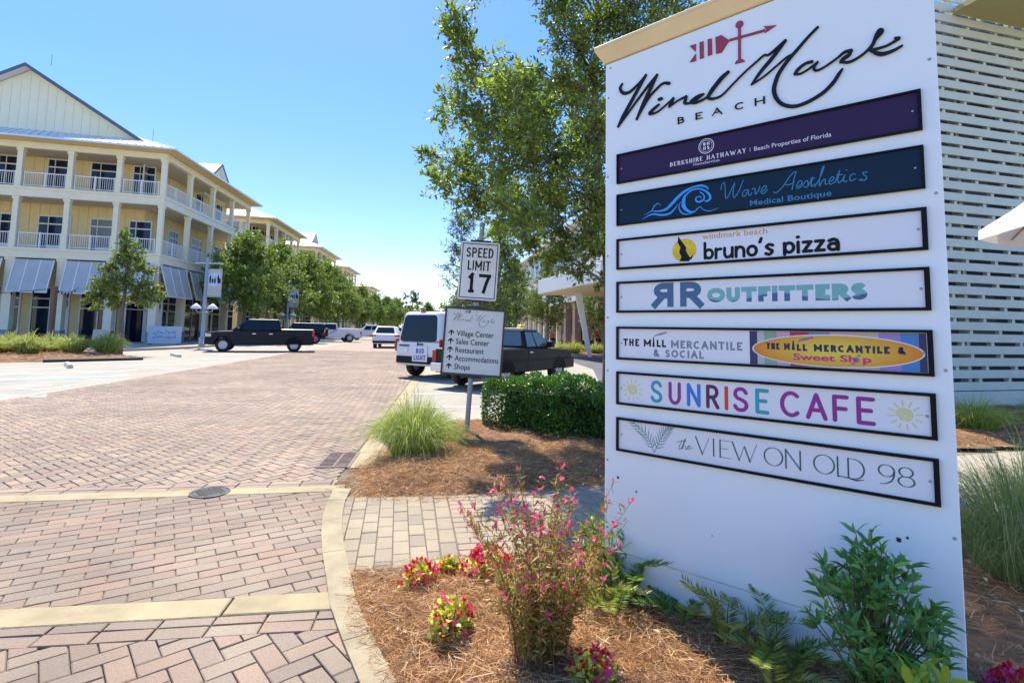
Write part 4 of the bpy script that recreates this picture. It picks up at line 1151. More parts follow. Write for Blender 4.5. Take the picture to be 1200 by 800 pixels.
# 7 green
m_grn = mat('print_deep_green', (.012, .115, .105), .5)
m_gr2 = mat('print_mid_green', (.035, .21, .175), .5)
p = plaque(.866, 1.056, m_pw, 'white plaque with two green palm fronds and thin green serif lettering')
def f(b):
    rs = random.Random(3)
    for n, stem in enumerate(ART['palm']):
        q, _ = catmull([(a / 1000, c / 1000) for a, c in stem], None, 10)
        b.ribbon(q, .003, YF - n * .0004, .0004, smooth=False)
        for i in range(3, len(q) - 1, 2):
            for sd in (1, -1):
                d = np.array(q[i]) - np.array(q[i - 1]); d /= np.hypot(*d)
                a = math.atan2(d[1], d[0]) + sd * (.85 - .02 * i)
                L = .066 * (1 - abs(i - 11) / 26.0)
                e = (q[i][0] + L * math.cos(a), min(q[i][1] + L * math.sin(a), 1.041))
                mid = ((q[i][0] + e[0]) / 2 + .002 * sd, (q[i][1] + e[1]) / 2 - .004)
                b.ribbon([q[i], mid, e], [.0018, .0046, .0006], YF - n * .0003 - i * .00001, .0004, smooth=True, k=3)
flat(p, 'palm_emblem', m_gr2, f)
flat(p, 'script_lettering', m_grn, lambda b: [b.ribbon([(q[0] / 1000, q[1] / 1000) for q in pts], .0028, YF - n * .0001, .0005, k=4) for n, (pts, w) in enumerate(ART['thes'])])
def f(b):
    for ch, ((x0, z0), (x1, z1)) in zip(['V', 'I', 'E', 'W', 'O', 'N', 'O', 'L', 'D', '9', '8'], ART['view']):
        if ch in '98':
            z0, z1 = .920, 1.006
        else:
            z0, z1 = .919, 1.010
        glyph(b, ch, x0 / 1000, x1 / 1000, z0, z1, .0068, YF, .0006, contrast=.36, serif=.0085)
    st(b, ART['swoosh'], YF - .001, .0005, ws=1.2)
flat(p, 'lettering', m_grn, f)

# ------------------------------------------------------------------ post with the speed limit plate and the direction board
m_galv = mat('galvanised_steel', (.30, .32, .34), .5, var=.15, vscale=8, metal=.35)
m_plate = mat('plate_white', (.76, .76, .72), .5, var=.06, vscale=6)
m_board = mat('board_grey_white', (.68, .69, .66), .5, var=.05, vscale=5)
m_brn = mat('board_frame_brown', (.05, .035, .035), .5)
m_dk = mat('black_bracket', (.015, .015, .02), .5)
root = thing('sign_post', 'leaning grey post carrying a speed limit plate above a village direction board', 'sign post', (-.605, 7.55, 0.03))
root.rotation_euler = (0, rad(3.0), 0)
MB().tube([(0, .045, -.1), (0, .045, 3.02)], .036, 14).lathe([(.04, 0), (.045, .02), (.03, .05), (.0001, .055)], (0, .045, 3.02), 14).build('pole', m_galv, root, smooth=False)
def rrect(x0, x1, z0, z1, r, n=5):
    o = []
    for cx, cz, a in ((x1 - r, z1 - r, 0), (x0 + r, z1 - r, 90), (x0 + r, z0 + r, 180), (x1 - r, z0 + r, 270)):
        o += arc(cx, cz, r, r, a, a + 90, n)
    return o
sp = MB().poly2(rrect(-.278, .278, 1.94, 2.775, .03), 0, .006).build('speed_plate', m_plate, root)
b = MB()
for q in ([(-.25, 1.97), (.25, 1.97)], [(-.25, 2.745), (.25, 2.745)], [(-.25, 1.964), (-.25, 2.751)], [(.25, 1.964), (.25, 2.751)]):
    b.ribbon(q, .012, -.0065, .0006 + .0001 * len(b.f) / 50, smooth=False)
string(b, 'SPEED', -.195, .195, 2.55, 2.69, .0205, -.0065, .001, gap=.1)
string(b, 'LIMIT', -.165, .165, 2.365, 2.505, .0205, -.0065, .001, gap=.12)
glyph(b, '1', -.175, -.02, 2.04, 2.32, .046, -.0065, .001)
glyph(b, '7', .01, .185, 2.04, 2.32, .046, -.0065, .001)
b.build('lettering', m_blk, sp)
db = MB().box(-.405, .405, -.006, .006, .895, 1.795).build('direction_board', m_board, root)
b = MB()
for q in ((-.432, .432, 1.795, 1.825), (-.432, .432, .865, .895), (-.432, -.405, .895, 1.795), (.405, .432, .895, 1.795)):
    b.box(q[0], q[1], -.016, .012, q[2], q[3])
b.build('frame', m_brn, db)
b = MB()
k = .00042
for part in ('wind', 'mark'):
    for n, (pts, w) in enumerate(ART[part]):
        b.ribbon([((q[0] - 820) * k, 1.62 + (q[1] - 2800) * k * 1.1) for q in pts], [a * .00035 for a in w], -.0065, .0006, k=4)
for pl in ART['empoly'] + [[(900, 3020), (1010, 3020), (1010, 3032), (900, 3032)]]:
    b.poly2([((q[0] - 900) * k, 1.62 + (q[1] - 2800) * k * 1.1) for q in pl], -.0065, .0005)
b.build('script_lettering', mat('board_grey_ink', (.10, .09, .11), .5), db)
b = MB()
for i, wd in enumerate(['Village Center', 'Sales Center', 'Restaurant', 'Accommodations', 'Shops']):
    z = 1.455 - i * .1175
    wid = {'Village Center': .53, 'Sales Center': .47, 'Restaurant': .405, 'Accommodations': .62, 'Shops': .225}[wd]
    text(b, wd, -.245, -.245 + wid, z - .037, z + .037, -.0072, .012)
    b.ribbon([(-.32, z - .038), (-.32, z + .02)], .017, -.0065, .0006, smooth=False)
    b.ribbon([(-.358, z - .004), (-.32, z + .034)], .017, -.0067, .0006, smooth=False)
    b.ribbon([(-.282, z - .004), (-.32, z + .034)], .017, -.0069, .0006, smooth=False)
b.build('lettering', m_blk, db)
for z in (2.79, 1.925, 1.842, .85):
    MB().box(-.15, .15, -.012, .02, z - .013, z + .013).build('bracket', m_dk, root, bevel=.004)

# ------------------------------------------------------------------ porch-fronted buildings along the left of the street
m_wallY = mat('board_cream_yellow', (.74, .58, .28), .75, var=.05, vscale=2)
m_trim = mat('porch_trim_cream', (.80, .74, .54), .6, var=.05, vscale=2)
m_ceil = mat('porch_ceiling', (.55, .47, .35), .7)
m_gable = mat('gable_board', (.80, .79, .60), .7, var=.04, vscale=1)
m_roof = mat('roof_metal', (.70, .71, .70), .42, var=.06, vscale=.6)
m_edge = mat('roof_edge_slate', (.09, .12, .19), .5)
m_rail = mat('railing_white', (.74, .74, .72), .5)
m_glass = mat('window_glass', (.010, .018, .038), .06, spec=.4)
m_glass2 = mat('window_blind', (.16, .165, .16), .3, spec=.6, var=.1)
m_wfr = mat('window_frame', (.70, .69, .64), .5)
m_awn = mat('awning_grey', (.46, .47, .445), .5, var=.1, vscale=1.5)
m_base = mat('column_base_grey', (.24, .27, .30), .7)
m_dsh = mat('shop_dark', (.03, .035, .045), .3)

def frame_M(O, u, n):
    u, n = Vector((u[0], u[1], 0)).normalized(), Vector((n[0], n[1], 0)).normalized()
    return Matrix(((u.x, n.x, 0, O[0]), (u.y, n.y, 0, O[1]), (0, 0, 1, 0), (0, 0, 0, 1)))

def porch_building(name, label, C, fdir, nf, fw, sdir, ns, sw, Z, depth=2.4, back=13, awn=True, detail=True, roof_m=None, seedw=1):
    """C corner; front runs along fdir, street side along sdir; Z = floor levels, last one the eave"""
    C, fd, sd = Vector(C), Vector(fdir).normalized(), Vector(sdir).normalized()
    fn, sn = Vector((-fd.y, fd.x)), Vector((sd.y, -sd.x))
    if fn.y > 0:
        fn = -fn
    if sn.x < 0:
        sn = -sn
    root = thing(name, label, 'building', (C.x, C.y, 0))
    off = root.location
    roof_m = roof_m or m_roof
    Lf, Ls = nf * fw, ns * sw
    # a point given by how far in from the front face (a) and from the side face (b)
    den = fd.x * sd.y - fd.y * sd.x
    def at_f(t, ins):
        return C + fd * t - fn * ins
    def at_s(t, ins):
        return C + sd * t - sn * ins
    def corner(ins):
        p, q = at_f(0, ins), at_s(0, ins)
        d = q - p
        t = (d.x * sd.y - d.y * sd.x) / den
        return p + fd * t
    def L(o, i):
        return [tuple(at_f(Lf, o)), tuple(corner(o)), tuple(at_s(Ls, o)), tuple(at_s(Ls, i)), tuple(corner(i)), tuple(at_f(Lf, i))]
    top = Z[-1]
    ci = corner(depth)
    inner = [tuple(at_f(Lf, depth)), tuple(ci), tuple(at_s(Ls, depth)), tuple(at_s(Ls, depth + back)), tuple(at_f(Lf, depth + back))]
    if name == 'gabled_porch_building':
        pass
    b = MB(off=off).prism(inner, 0, top - .02)
    faces = [(at_f(0, 0), fd, fn, nf, fw, Lf), (at_s(0, 0), sd, sn, ns, sw, Ls)]
    for (O, u, n, k, w, LL) in faces:
        b.M = frame_M(O, u, n)
        x = depth * .9
        while x < LL - .1:
            b.box(x - .035, x + .035, -depth, -depth + .03, Z[1], top - .5)
            x += .62
    b.M = None
    b.build('wall', m_wallY, root)
    for i, z in enumerate(Z[1:]):
        zz = z
        sh_ = .72 if i < len(Z) - 2 else .46
        sl = MB(off=off).prism(L(0, depth - .01), zz - sh_, zz).prism(L(-.07, .15), zz - .2, zz - .06).prism(L(-.05, .1), zz - sh_ - .02, zz - sh_ + .08)
        sl.build('balcony_floor', m_trim, root)
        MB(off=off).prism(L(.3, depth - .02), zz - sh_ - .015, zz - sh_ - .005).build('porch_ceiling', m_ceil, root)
    for fi, (O, u, n, k, w, LL) in enumerate(faces):
        M = frame_M(O, u, n)
        for lev in range(len(Z) - 1):
            z0, z1 = Z[lev], Z[lev + 1] - (.72 if lev < len(Z) - 2 else .46)
            cw = .26 if lev == 0 else .165
            for i in range(k + 1):
                if fi == 1 and i == 0:
                    continue
                x = i * w if i else cw
                cb = MB(M, off).box(x - cw, x + cw, -.06 - 2 * cw, -.06, z0 + (0 if lev else .95), z1)
                cb.box(x - cw - .05, x + cw + .05, -.11 - 2 * cw, -.01, z1 - .22, z1 - .002)
                co = cb.build('column', m_trim, root)
                if lev == 0:
                    MB(M, off).box(x - cw - .04, x + cw + .04, -.10 - 2 * cw, -.02, 0, .95).build('column_base', m_base, co)
        for i in range(k):
            a, e = i * w + (.25 if i else .45), (i + 1) * w - .25
            for lev in range(1, len(Z) - 1):
                z0 = Z[lev]
                r = MB(M, off)
                r.box(a, e, -.30, -.23, z0 + 1.02, z0 + 1.09)
                r.box(a, e, -.29, -.24, z0 + .12, z0 + .17)
                nb = max(4, int((e - a) / .135)) if detail else 9
                for j in range(1, nb):
                    x = a + (e - a) * j / nb
                    r.box(x - .011, x + .011, -.276, -.254, z0 + .17, z0 + 1.02)
                xm = (a + e) / 2
                for x in (a + .03, xm, e - .03):
                    r.box(x - .035, x + .035, -.305, -.225, z0, z0 + 1.14)
                r.build('railing', m_rail, root)
                if (i * 7 + lev * 3 + seedw) % 5 == 4 and fi == 1:
                    continue
                cx, hw = (i + .5) * w + (.25 if fi == 0 else .1), (.78 if (i + lev) % 3 else 1.05)
                if fi == 0 and i == 0:
                    cx += .5
                zb, zt = z0 + .02, z0 + 2.75
                wf = MB(M, off)
                for q in ((cx - hw, cx - hw + .07), (cx + hw - .07, cx + hw)):
                    wf.box(q[0], q[1], -depth, -depth + .08, zb, zt)
                wf.box(cx - hw + .09, cx + hw - .09, -depth, -depth + .08, zt - .1, zt)
                wf.box(cx - hw + .09, cx + hw - .09, -depth, -depth + .075, z0 + 2.05, z0 + 2.15)
                wf.box(cx + hw * .35, cx + hw * .35 + .05, -depth, -depth + .074, zb, zt - .1)
                wf.box(cx - hw + .09, cx + hw * .35, -depth, -depth + .06, zb, zb + .5)
                wo = wf.build('window', m_wfr, root)
                MB(M, off).box(cx - hw + .05, cx + hw - .05, -depth - .02, -depth + .035, zb, zt - .05).build('pane', m_glass2 if (i * 5 + lev * 3 + fi * 2 + seedw) % 7 == 2 else m_glass, wo)
            # shop front
            z1 = Z[1] - .9
            cx, hw = (i + .5) * w + .05, w * .40
            df = MB(M, off)
            y = -depth + .09
            for q in ((cx - hw, cx - hw + .1), (cx - .05, cx + .05), (cx + hw - .1, cx + hw)):
                df.box(q[0], q[1], y - .09, y, .02, 4.1)
            for zz in (2.55, 3.2, 4.0):
                df.box(cx - hw + .1, cx - .05, y - .09, y - .004, zz, zz + .09)
                df.box(cx + .05, cx + hw - .1, y - .09, y - .004, zz, zz + .09)
            if (i + fi) % 2 == 0:
                df.box(cx - hw + .1, cx - .05, y - .09, y - .01, .05, .4)
                df.box(cx - hw + .1, cx - hw + .24, y - .09, y - .01, .4, 2.5)
                df.box(cx - .2, cx - .05, y - .09, y - .01, .4, 2.5)
            do = df.build('shop_window', m_wfr, root)
            MB(M, off).box(cx - hw + .05, cx + hw - .05, -depth - .02, -depth + .03, .1, 4.05).build('pane', m_glass, do)
            if awn:
                a2, e2 = i * w + (.34 if i else .12), (i + 1) * w - .34
                zt_, zb_ = Z[1] - .86, Z[1] - 3.15
                A = MB(M, off)
                A.hexa([(a2, .02, zt_), (e2, .02, zt_), (e2, .07, zt_), (a2, .07, zt_)][::-1], [(a2, .66, zb_), (e2, .66, zb_), (e2, .71, zb_), (a2, .71, zb_)][::-1])
                ao = A.build('awning', m_awn, root)
                F = MB(M, off)
                for j in range(4):
                    x = a2 + (e2 - a2) * j / 3
                    x = min(max(x, a2 + .035), e2 - .035)
                    F.hexa([(x - .035, .071, zt_), (x + .035, .071, zt_), (x + .035, .1, zt_), (x - .035, .1, zt_)], [(x - .035, (0.711), zb_), (x + .035, .711, zb_), (x + .035, .74, zb_), (x - .035, .74, zb_)])
                F.box(a2, e2, .65, .73, zb_ - .07, zb_ - .002)
                F.build('awning_frame', m_rail, ao)
    # roof: soffit, sloping skirt, then up to a ridge
    ov, rise = 1.0, 2.9
    zE = top
    ins = depth + 3.4
    O_ = [at_f(Lf + .0, -ov), corner(-ov), at_s(Ls + .7, -ov)]
    I_ = [at_f(Lf + .0, ins), corner(ins), at_s(Ls + .7, ins)]
    r = MB(off=off)
    for th0, th1 in ((.12, .20),):
        lo_o = [(*p, zE + .02) for p in O_]
        hi_o = [(*p, zE + .16) for p in O_]
        lo_i = [(*p, zE + rise * .98) for p in I_]
        hi_i = [(*p, zE + rise + .14) for p in I_]
        for i in range(2):
            r.face([hi_o[i], hi_o[i + 1], hi_i[i + 1], hi_i[i]])
            r.face([lo_o[i], lo_i[i], lo_i[i + 1], lo_o[i + 1]])
            r.face([lo_o[i], lo_o[i + 1], hi_o[i + 1], hi_o[i]])
        r.face([lo_o[2], lo_i[2], hi_i[2], hi_o[2]])
        r.face([lo_o[0], hi_o[0], hi_i[0], lo_i[0]])
    # upper slopes
    R_ = [at_f(Lf, ins + 4.5), corner(ins + 4.5), at_s(Ls + .7, ins + 4.5)]
    for i in range(2):
        r.face([(*I_[i], zE + rise + .13), (*I_[i + 1], zE + rise + .13), (*R_[i + 1], zE + rise + 3.0), (*R_[i], zE + rise + 3.0)])
    r.face([(*I_[2], zE + rise + .13), (*R_[2], zE + rise + 3.0), (*at_s(Ls + .7, ins + 9), zE + rise + .1)])
    r.face([(*I_[2], zE), (*I_[2], zE + rise + .13), (*at_s(Ls + .7, ins + 9), zE + rise + .1), (*at_s(Ls + .7, ins + 9), zE)])
    # standing seams with their ends showing along the eave
    for i, (P, Q, A_, B_) in enumerate(((O_[0], O_[1], I_[0], I_[1]), (O_[1], O_[2], I_[1], I_[2]))):
        n = int((Q - P).length / .55)
        for j in range(n):
            t = (j + .5) / n
            a, c = P.lerp(Q, t), A_.lerp(B_, t)
            d = (Q - P).normalized() * .025
            r.hexa([(*(a - d), zE + .162), (*(a + d), zE + .162), (*(c + d), zE + rise + .142), (*(c - d), zE + rise + .142)], [(*(a - d), zE + .215), (*(a + d), zE + .215), (*(c + d), zE + rise + .19), (*(c - d), zE + rise + .19)])
    ro = r.build('roof', roof_m, root)
    sf = MB(off=off)
    so = [tuple(at_f(Lf, -ov + .06)), tuple(corner(-ov + .06)), tuple(at_s(Ls + .6, -ov + .06)), tuple(at_s(Ls + .6, depth)), tuple(corner(depth)), tuple(at_f(Lf, depth))]
    sf.prism(so, zE + .003, zE + .018)
    sf.build('soffit', m_wallY if detail else m_trim, ro)
    return root, dict(at_f=at_f, at_s=at_s, corner=corner, fd=fd, fn=fn, sd=sd, sn=sn)

FD, SDI = (-.968, -.25), (-.115, .9934)
ZL = [0.0, 6.75, 11.1, 14.35]
b1, g1 = porch_building('gabled_porch_building', 'three storey cream corner building with a big front gable, white porches and grey awnings', (-26.2, 39.0), FD, 5, 3.07, SDI, 4, 4.25, ZL)
# the big front gable
def gable(root, P, u, n, half, z0, z1, dep, over=.7, mw=None, name='gable'):
    """gable wall centred on P, along u, facing n, roof running back by dep"""
    off = root.location
    M = frame_M(P, u, n)
    g = MB(M, off)
    g.hexa([(-half, 0, z0), (half, 0, z0), (0, 0, z1)], [(-half, -dep, z0), (half, -dep, z0), (0, -dep, z1)])
    x = -half + .3
    while x < half:
        h = z0 + (z1 - z0) * (1 - abs(x) / half) - .25
        if h > z0 + .1:
            g.box(x - .04, x + .04, .001, .035, z0, h)
        x += .58
    go = g.build(name, mw or m_gable, root)
    k = (z1 - z0) / half
    r = MB(M, off)
    for s in (-1, 1):
        ho = half + over
        zz = z1 - k * ho
        r.hexa([(0, over, z1 + .05), (s * ho, over, zz + .05), (s * ho, -dep, zz + .05), (0, -dep, z1 + .05)], [(0, over, z1 + .21), (s * ho, over, zz + .21), (s * ho, -dep, zz + .21), (0, -dep, z1 + .21)])
    ro = r.build('gable_roof', m_roof, root)
    e = MB(M, off)
    for s in (-1, 1):
        ho = half + over
        zz = z1 - k * ho
        e.hexa([(0, over + .002, z1 + .0), (s * ho, over + .002, zz + .0), (s * ho, over + .05, zz + .0), (0, over + .05, z1 + .0)], [(0, over + .002, z1 + .26), (s * ho, over + .002, zz + .26), (s * ho, over + .05, zz + .26), (0, over + .05, z1 + .26)])
    e.build('verge', m_edge, ro)
    return go
fnv = g1['fn']
Pg = g1['at_f'](10.3, 2.3)
gable(b1, Pg, FD, (fnv.x, fnv.y), 9.6, 14.4, 20.5, 16)
def dormer(root, g, t, z0=14.3, hw=2.3, h=1.9, ins=1.6, dep=5):
    P = g['at_s'](t, ins)
    go = gable(root, P, tuple(g['sd']), (g['sn'].x, g['sn'].y), hw, z0 + .9, z0 + .9 + h, dep, over=.45, name='dormer')
    M = frame_M(P, tuple(g['sd']), (g['sn'].x, g['sn'].y))
    MB(M, root.location).box(-hw, hw, -dep, 0, z0 - .6, z0 + .9).build('dormer_wall', m_gable, root)
    MB(M, root.location).hexa([(-.8, .04, z0 + 1.0), (.8, .04, z0 + 1.0), (0, .04, z0 + 1.9)], [(-.8, .08, z0 + 1.0), (.8, .08, z0 + 1.0), (0, .08, z0 + 1.9)]).build('dormer_window', m_glass, root)
dormer(b1, g1, 12.2)
for i, (t, ins) in enumerate(((8.9, 2.0), (2.0, 2.6))):
    p = g1['at_f'](t, ins)
    zt = 20.9 if i == 0 else 16.0
    MB(off=b1.location).tube([(p.x, p.y, zt), (p.x, p.y, zt + .9)], .02, 5).build('lightning_rod', m_galv, b1)
b2, g2 = porch_building('balcony_building', 'cream porch building just beyond the gabled one, its upper balcony above the street trees', (-29.6, 63.5), FD, 3, 3.2, SDI, 4, 3.3, ZL, awn=False, seedw=2)
b3, g3 = porch_building('balcony_building', 'cream porch building with a white roofed dormer halfway down the street', (-32.0, 86.0), FD, 3, 3.4, SDI, 4, 3.6, ZL, awn=False, detail=False)
dormer(b3, g3, 3.0)
b4, g4 = porch_building('balcony_building', 'smaller looking cream porch building near the far end of the row', (-34.2, 107.0), FD, 2, 3.4, SDI, 4, 3.6, [0, 6.5, 10.6, 13.6], awn=False, detail=False)
m_darkroof = mat('dark_roof', (.05, .055, .06), .5)
b5, g5 = porch_building('balcony_building', 'last building of the row under a dark overhanging roof', (-36.2, 134.0), FD, 2, 3.4, SDI, 4, 3.6, [0, 4.4, 8.4, 11.6], awn=False, detail=False, roof_m=m_darkroof)
# plain recessed wing that joins the porch buildings
for (q, z, lb) in (([(-44, 86.0), (-44, 92), (-58, 92), (-58, 84)], 12.8, 'plain cream wing set back behind the balcony buildings'),):
    r = thing('recessed_wing', lb, 'building', (q[0][0], q[0][1], 0))
    MB(off=r.location).prism(q, 0, z).build('wall', m_wallY, r)
    cx, cy = sum(p[0] for p in q) / 4, sum(p[1] for p in q) / 4
    MB(off=r.location).hexa([(cx + (x - cx) * 1.06, cy + (y - cy) * 1.06, z + .004) for x, y in q], [(cx + (x - cx) * .3, cy + (y - cy) * .3, z + 2.6) for x, y in q]).build('roof', m_roof, r)

# ------------------------------------------------------------------ slatted screen wall on the right
m_slat = mat('slat_sage_white', (.55, .60, .51), .6, var=.06, vscale=3)
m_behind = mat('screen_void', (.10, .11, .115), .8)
SW0, SWu, SWn = (6.4, 10.72), (.968, .25), (.25, -.968)
M = frame_M(SW0, SWu, SWn)
root = thing('slatted_screen_building', 'tall pale green slatted screen wall with dark gaps behind the right edge of the sign', 'building', (SW0[0], SW0[1], 0))
off = root.location
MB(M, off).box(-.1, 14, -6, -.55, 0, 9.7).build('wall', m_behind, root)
b = MB(M, off)
for i in range(37):
    b.box(-.16, -.105, -6, -.52, .05 + i * .262, .05 + i * .262 + .255)
b.build('side_cladding', m_slat, root)
b = MB(M, off)
z = .42
k = 0
while z < 9.5:
    b.box(-.12, 14, -.035, 0, z, z + .178)
    z += .262
b.build('slats', m_slat, root)
b = MB(M, off)
z = .42 + .178
while z < 9.4:
    x = .35 + (k % 2) * .42 + (.2 if k % 3 == 0 else 0)
    while x < 13.5:
        b.box(x, x + .09, -.13, -.037, z - .14, z + .22)
        x += .88
    z += .262
    k += 1
kind(b.build('spacers', m_slat, root), 'stuff')
b = MB(M, off)
for x in (-.1, 1.9, 3.9, 5.9, 7.9, 9.9, 11.9):
    b.box(x, x + .1, -.3, -.135, 0, 9.6)
b.build('posts', m_slat, root)
MB(M, off).box(-.2, 14, -.5, .05, 0, .40).build('plinth', m_slat, root)
m_ol = mat('porch_ceiling_olive', (.42, .38, .16), .7)
MB(M, off).box(3.75, 14, .06, 1.6, 9.0, 9.12).build('porch_ceiling', m_ol, root)
b = MB(M, off)
for x in (1.9, 4.3, 6.8):
    for zz in (1.5, 4.3):
        b.box(x, x + 1.1, -.553, -.52, zz, zz + 1.5)
b.build('window_lattice', mat('lattice_grey', (.18, .19, .2), .5), root)

# ------------------------------------------------------------------ building behind the oak and its entrance canopy
m_brkw = mat('brick_brown', (.26, .165, .13), .85, var=.2, vscale=3)
m_upper = mat('upper_wall_pale', (.60, .60, .56), .7, var=.05, vscale=2)
O, u, n = (8.9, 33.0), (-.135, .991), (-.991, -.135)
M = frame_M(O, u, n)
root = thing('shop_building', 'brown brick shop building with pale columns, half hidden behind the oak tree', 'building', (O[0], O[1], 0))
off = root.location
MB(M, off).box(0, 62, -14, -1.6, 0, 4.6).build('wall', m_brkw, root)
MB(M, off).box(-.3, 62.3, -14.2, -.2, 4.602, 12.2).build('upper_wall', m_upper, root)
MB(M, off).box(-.8, 62.8, -14.6, .5, 12.202, 12.5).build('roof', m_roof, root)
for i in range(16):
    x = 1.5 + i * 3.9
    if i < 7:
        MB(M, off).box(x - .5, x + .5, -.9, -.26, 0, 4.6).build('brick_pier', m_brkw, root)
    else:
        MB(M, off).box(x - .22, x + .22, -.7, -.26, 0, 4.6).build('column', m_trim, root)
    if i < 15:
        wf = MB(M, off).box(x + .75, x + 3.15, -1.62, -1.52, .3, 3.7).build('shop_window', m_brn, root)
        MB(M, off).box(x + .85, x + 1.9, -1.54, -1.50, .4, 3.6).box(x + 2.0, x + 3.05, -1.54, -1.50, .4, 3.6).build('pane', m_glass, wf)
        for zz in (5.4, 8.9):
            wf = MB(M, off).box(x + .9, x + 3.0, -.22, -.12, zz, zz + 2.2).build('window', m_wfr, root)
            MB(M, off).box(x + 1.02, x + 1.9, -.14, -.09, zz + .12, zz + 2.08).box(x + 2.0, x + 2.88, -.14, -.09, zz + .12, zz + 2.08).build('pane', m_glass, wf)
root = thing('entrance_canopy', 'white box shaped entrance canopy on a slanted white column beyond the dark pickup', 'canopy', (4.9, 32.9, 0))
off = root.location
CP = [(1.75, 35.5), (4.3, 25.5), (9.6, 26.0), (8.2, 36.5)]
MB(off=off).prism(CP, 3.98, 4.9).build('roof_box', mat('canopy_white', (.74, .76, .78), .5), root, bevel=.03)
cx, cy = sum(p[0] for p in CP) / 4, sum(p[1] for p in CP) / 4
MB(off=off).prism([(cx + (x - cx) * .98, cy + (y - cy) * .98) for x, y in CP], 3.93, 3.978).build('soffit', mat('canopy_soffit', (.66, .56, .38), .6), root)
MB(off=off).hexa([(4.74, 32.65, 0), (4.98, 32.65, 0), (4.98, 32.9, 0), (4.74, 32.9, 0)], [(3.9, 32.5, 3.92), (4.28, 32.5, 3.92), (4.28, 32.9, 3.92), (3.9, 32.9, 3.92)]).build('column', mat('canopy_white', (1, 1, 1)), root)
MB(off=off).hexa([(8.0, 34.65, 0), (8.24, 34.65, 0), (8.24, 34.9, 0), (8.0, 34.9, 0)], [(7.2, 34.4, 3.92), (7.7, 34.4, 3.92), (7.7, 34.9, 3.92), (7.2, 34.9, 3.92)]).build('column', mat('canopy_white', (1, 1, 1)), root)

# market umbrella at the right edge
m_canv = mat('umbrella_canvas', (.80, .80, .79), .8, trans=.12)
root = thing('market_umbrella', 'white canvas market umbrella poking in at the right edge', 'umbrella', (7.98, 6.85, 0))
b = MB()
n, Rr = 8, 1.4
rim = [(Rr * math.cos(2 * PI * i / n + .1), Rr * math.sin(2 * PI * i / n + .1)) for i in range(n)]
for i in range(n):
    p, q = rim[i], rim[(i + 1) % n]
    for t in range(4):
        a, c = t / 4, (t + 1) / 4
        def S_(k, p_):
            return (p_[0] * k, p_[1] * k, 3.13 + 1.15 * (1 - k) ** 1.0 - .06 * math.sin(k * PI))
        if t == 0:
            b.face([(0, 0, 4.28), S_(c, p), S_(c, q)])
        else:
            b.face([S_(a, p), S_(c, p), S_(c, q), S_(a, q)])
    b.face([(p[0], p[1], 3.128), (p[0] * 1.005, p[1] * 1.005, 3.0), (q[0] * 1.005, q[1] * 1.005, 3.0), (q[0], q[1], 3.128)])
b.build('canopy', m_canv, root)
b = MB()
for p in rim:
    b.tube([(0, 0, 4.2), (p[0] * .98, p[1] * .98, 3.1)], .012, 5)
    b.tube([(0, 0, 2.7), (p[0] * .5, p[1] * .5, 3.63)], .01, 5)
b.build('ribs', mat('umbrella_wood', (.30, .19, .09), .5), root)
MB().tube([(0, 0, 0), (0, 0, 4.34)], .025, 10).build('pole', mat('umbrella_wood', (.3, .19, .09)), root)
MB().lathe([(.3, 0), (.3, .07), (.08, .1), (.04, .3), (.0001, .3)], n=20).build('base', m_base, root)

# ------------------------------------------------------------------ vehicles (local x forward, y left)
m_tyre = mat('tyre_rubber', (.018, .018, .02), .8)
m_rim = mat('alloy_rim', (.50, .51, .53), .4, metal=.3)
m_pinkrim = mat('pink_rim', (.62, .08, .22), .4)
m_dkgl = mat('car_glass', (.010, .013, .017), .06, spec=.35)
m_pglass = mat('car_glass_pale', (.10, .13, .13), .05, spec=.9)
m_plast = mat('black_plastic', (.012, .012, .014), .6, spec=.2)
m_lamp = mat('headlight_glass', (.62, .62, .60), .12, spec=.8)
m_tail = mat('tail_light_red', (.45, .015, .012), .2)
m_chrome = mat('chrome', (.72, .72, .73), .2, metal=.45)
def paint(name, c, rough=.4, coat=.05):
    return mat(name, c, rough, var=.03, vscale=2, coat=coat, spec=.22)
m_under = mat('underbody', (.012, .012, .012), .9)

def inset_loop(pts, d):
    n = len(pts)
    out = []
    for i in range(n):
        p, a, c = Vector(pts[i]), Vector(pts[i - 1]), Vector(pts[(i + 1) % n])
        e1, e2 = (p - a), (c - p)
        if e1.length < 1e-6 or e2.length < 1e-6:
            out.append(tuple(p)); continue
        e1.normalize(); e2.normalize()
        nn = Vector((-e1.y - e2.y, e1.x + e2.x))
        if nn.length > 1e-6:
            nn.normalize()
        out.append((p.x + nn.x * d, p.y + nn.y * d))
    return out

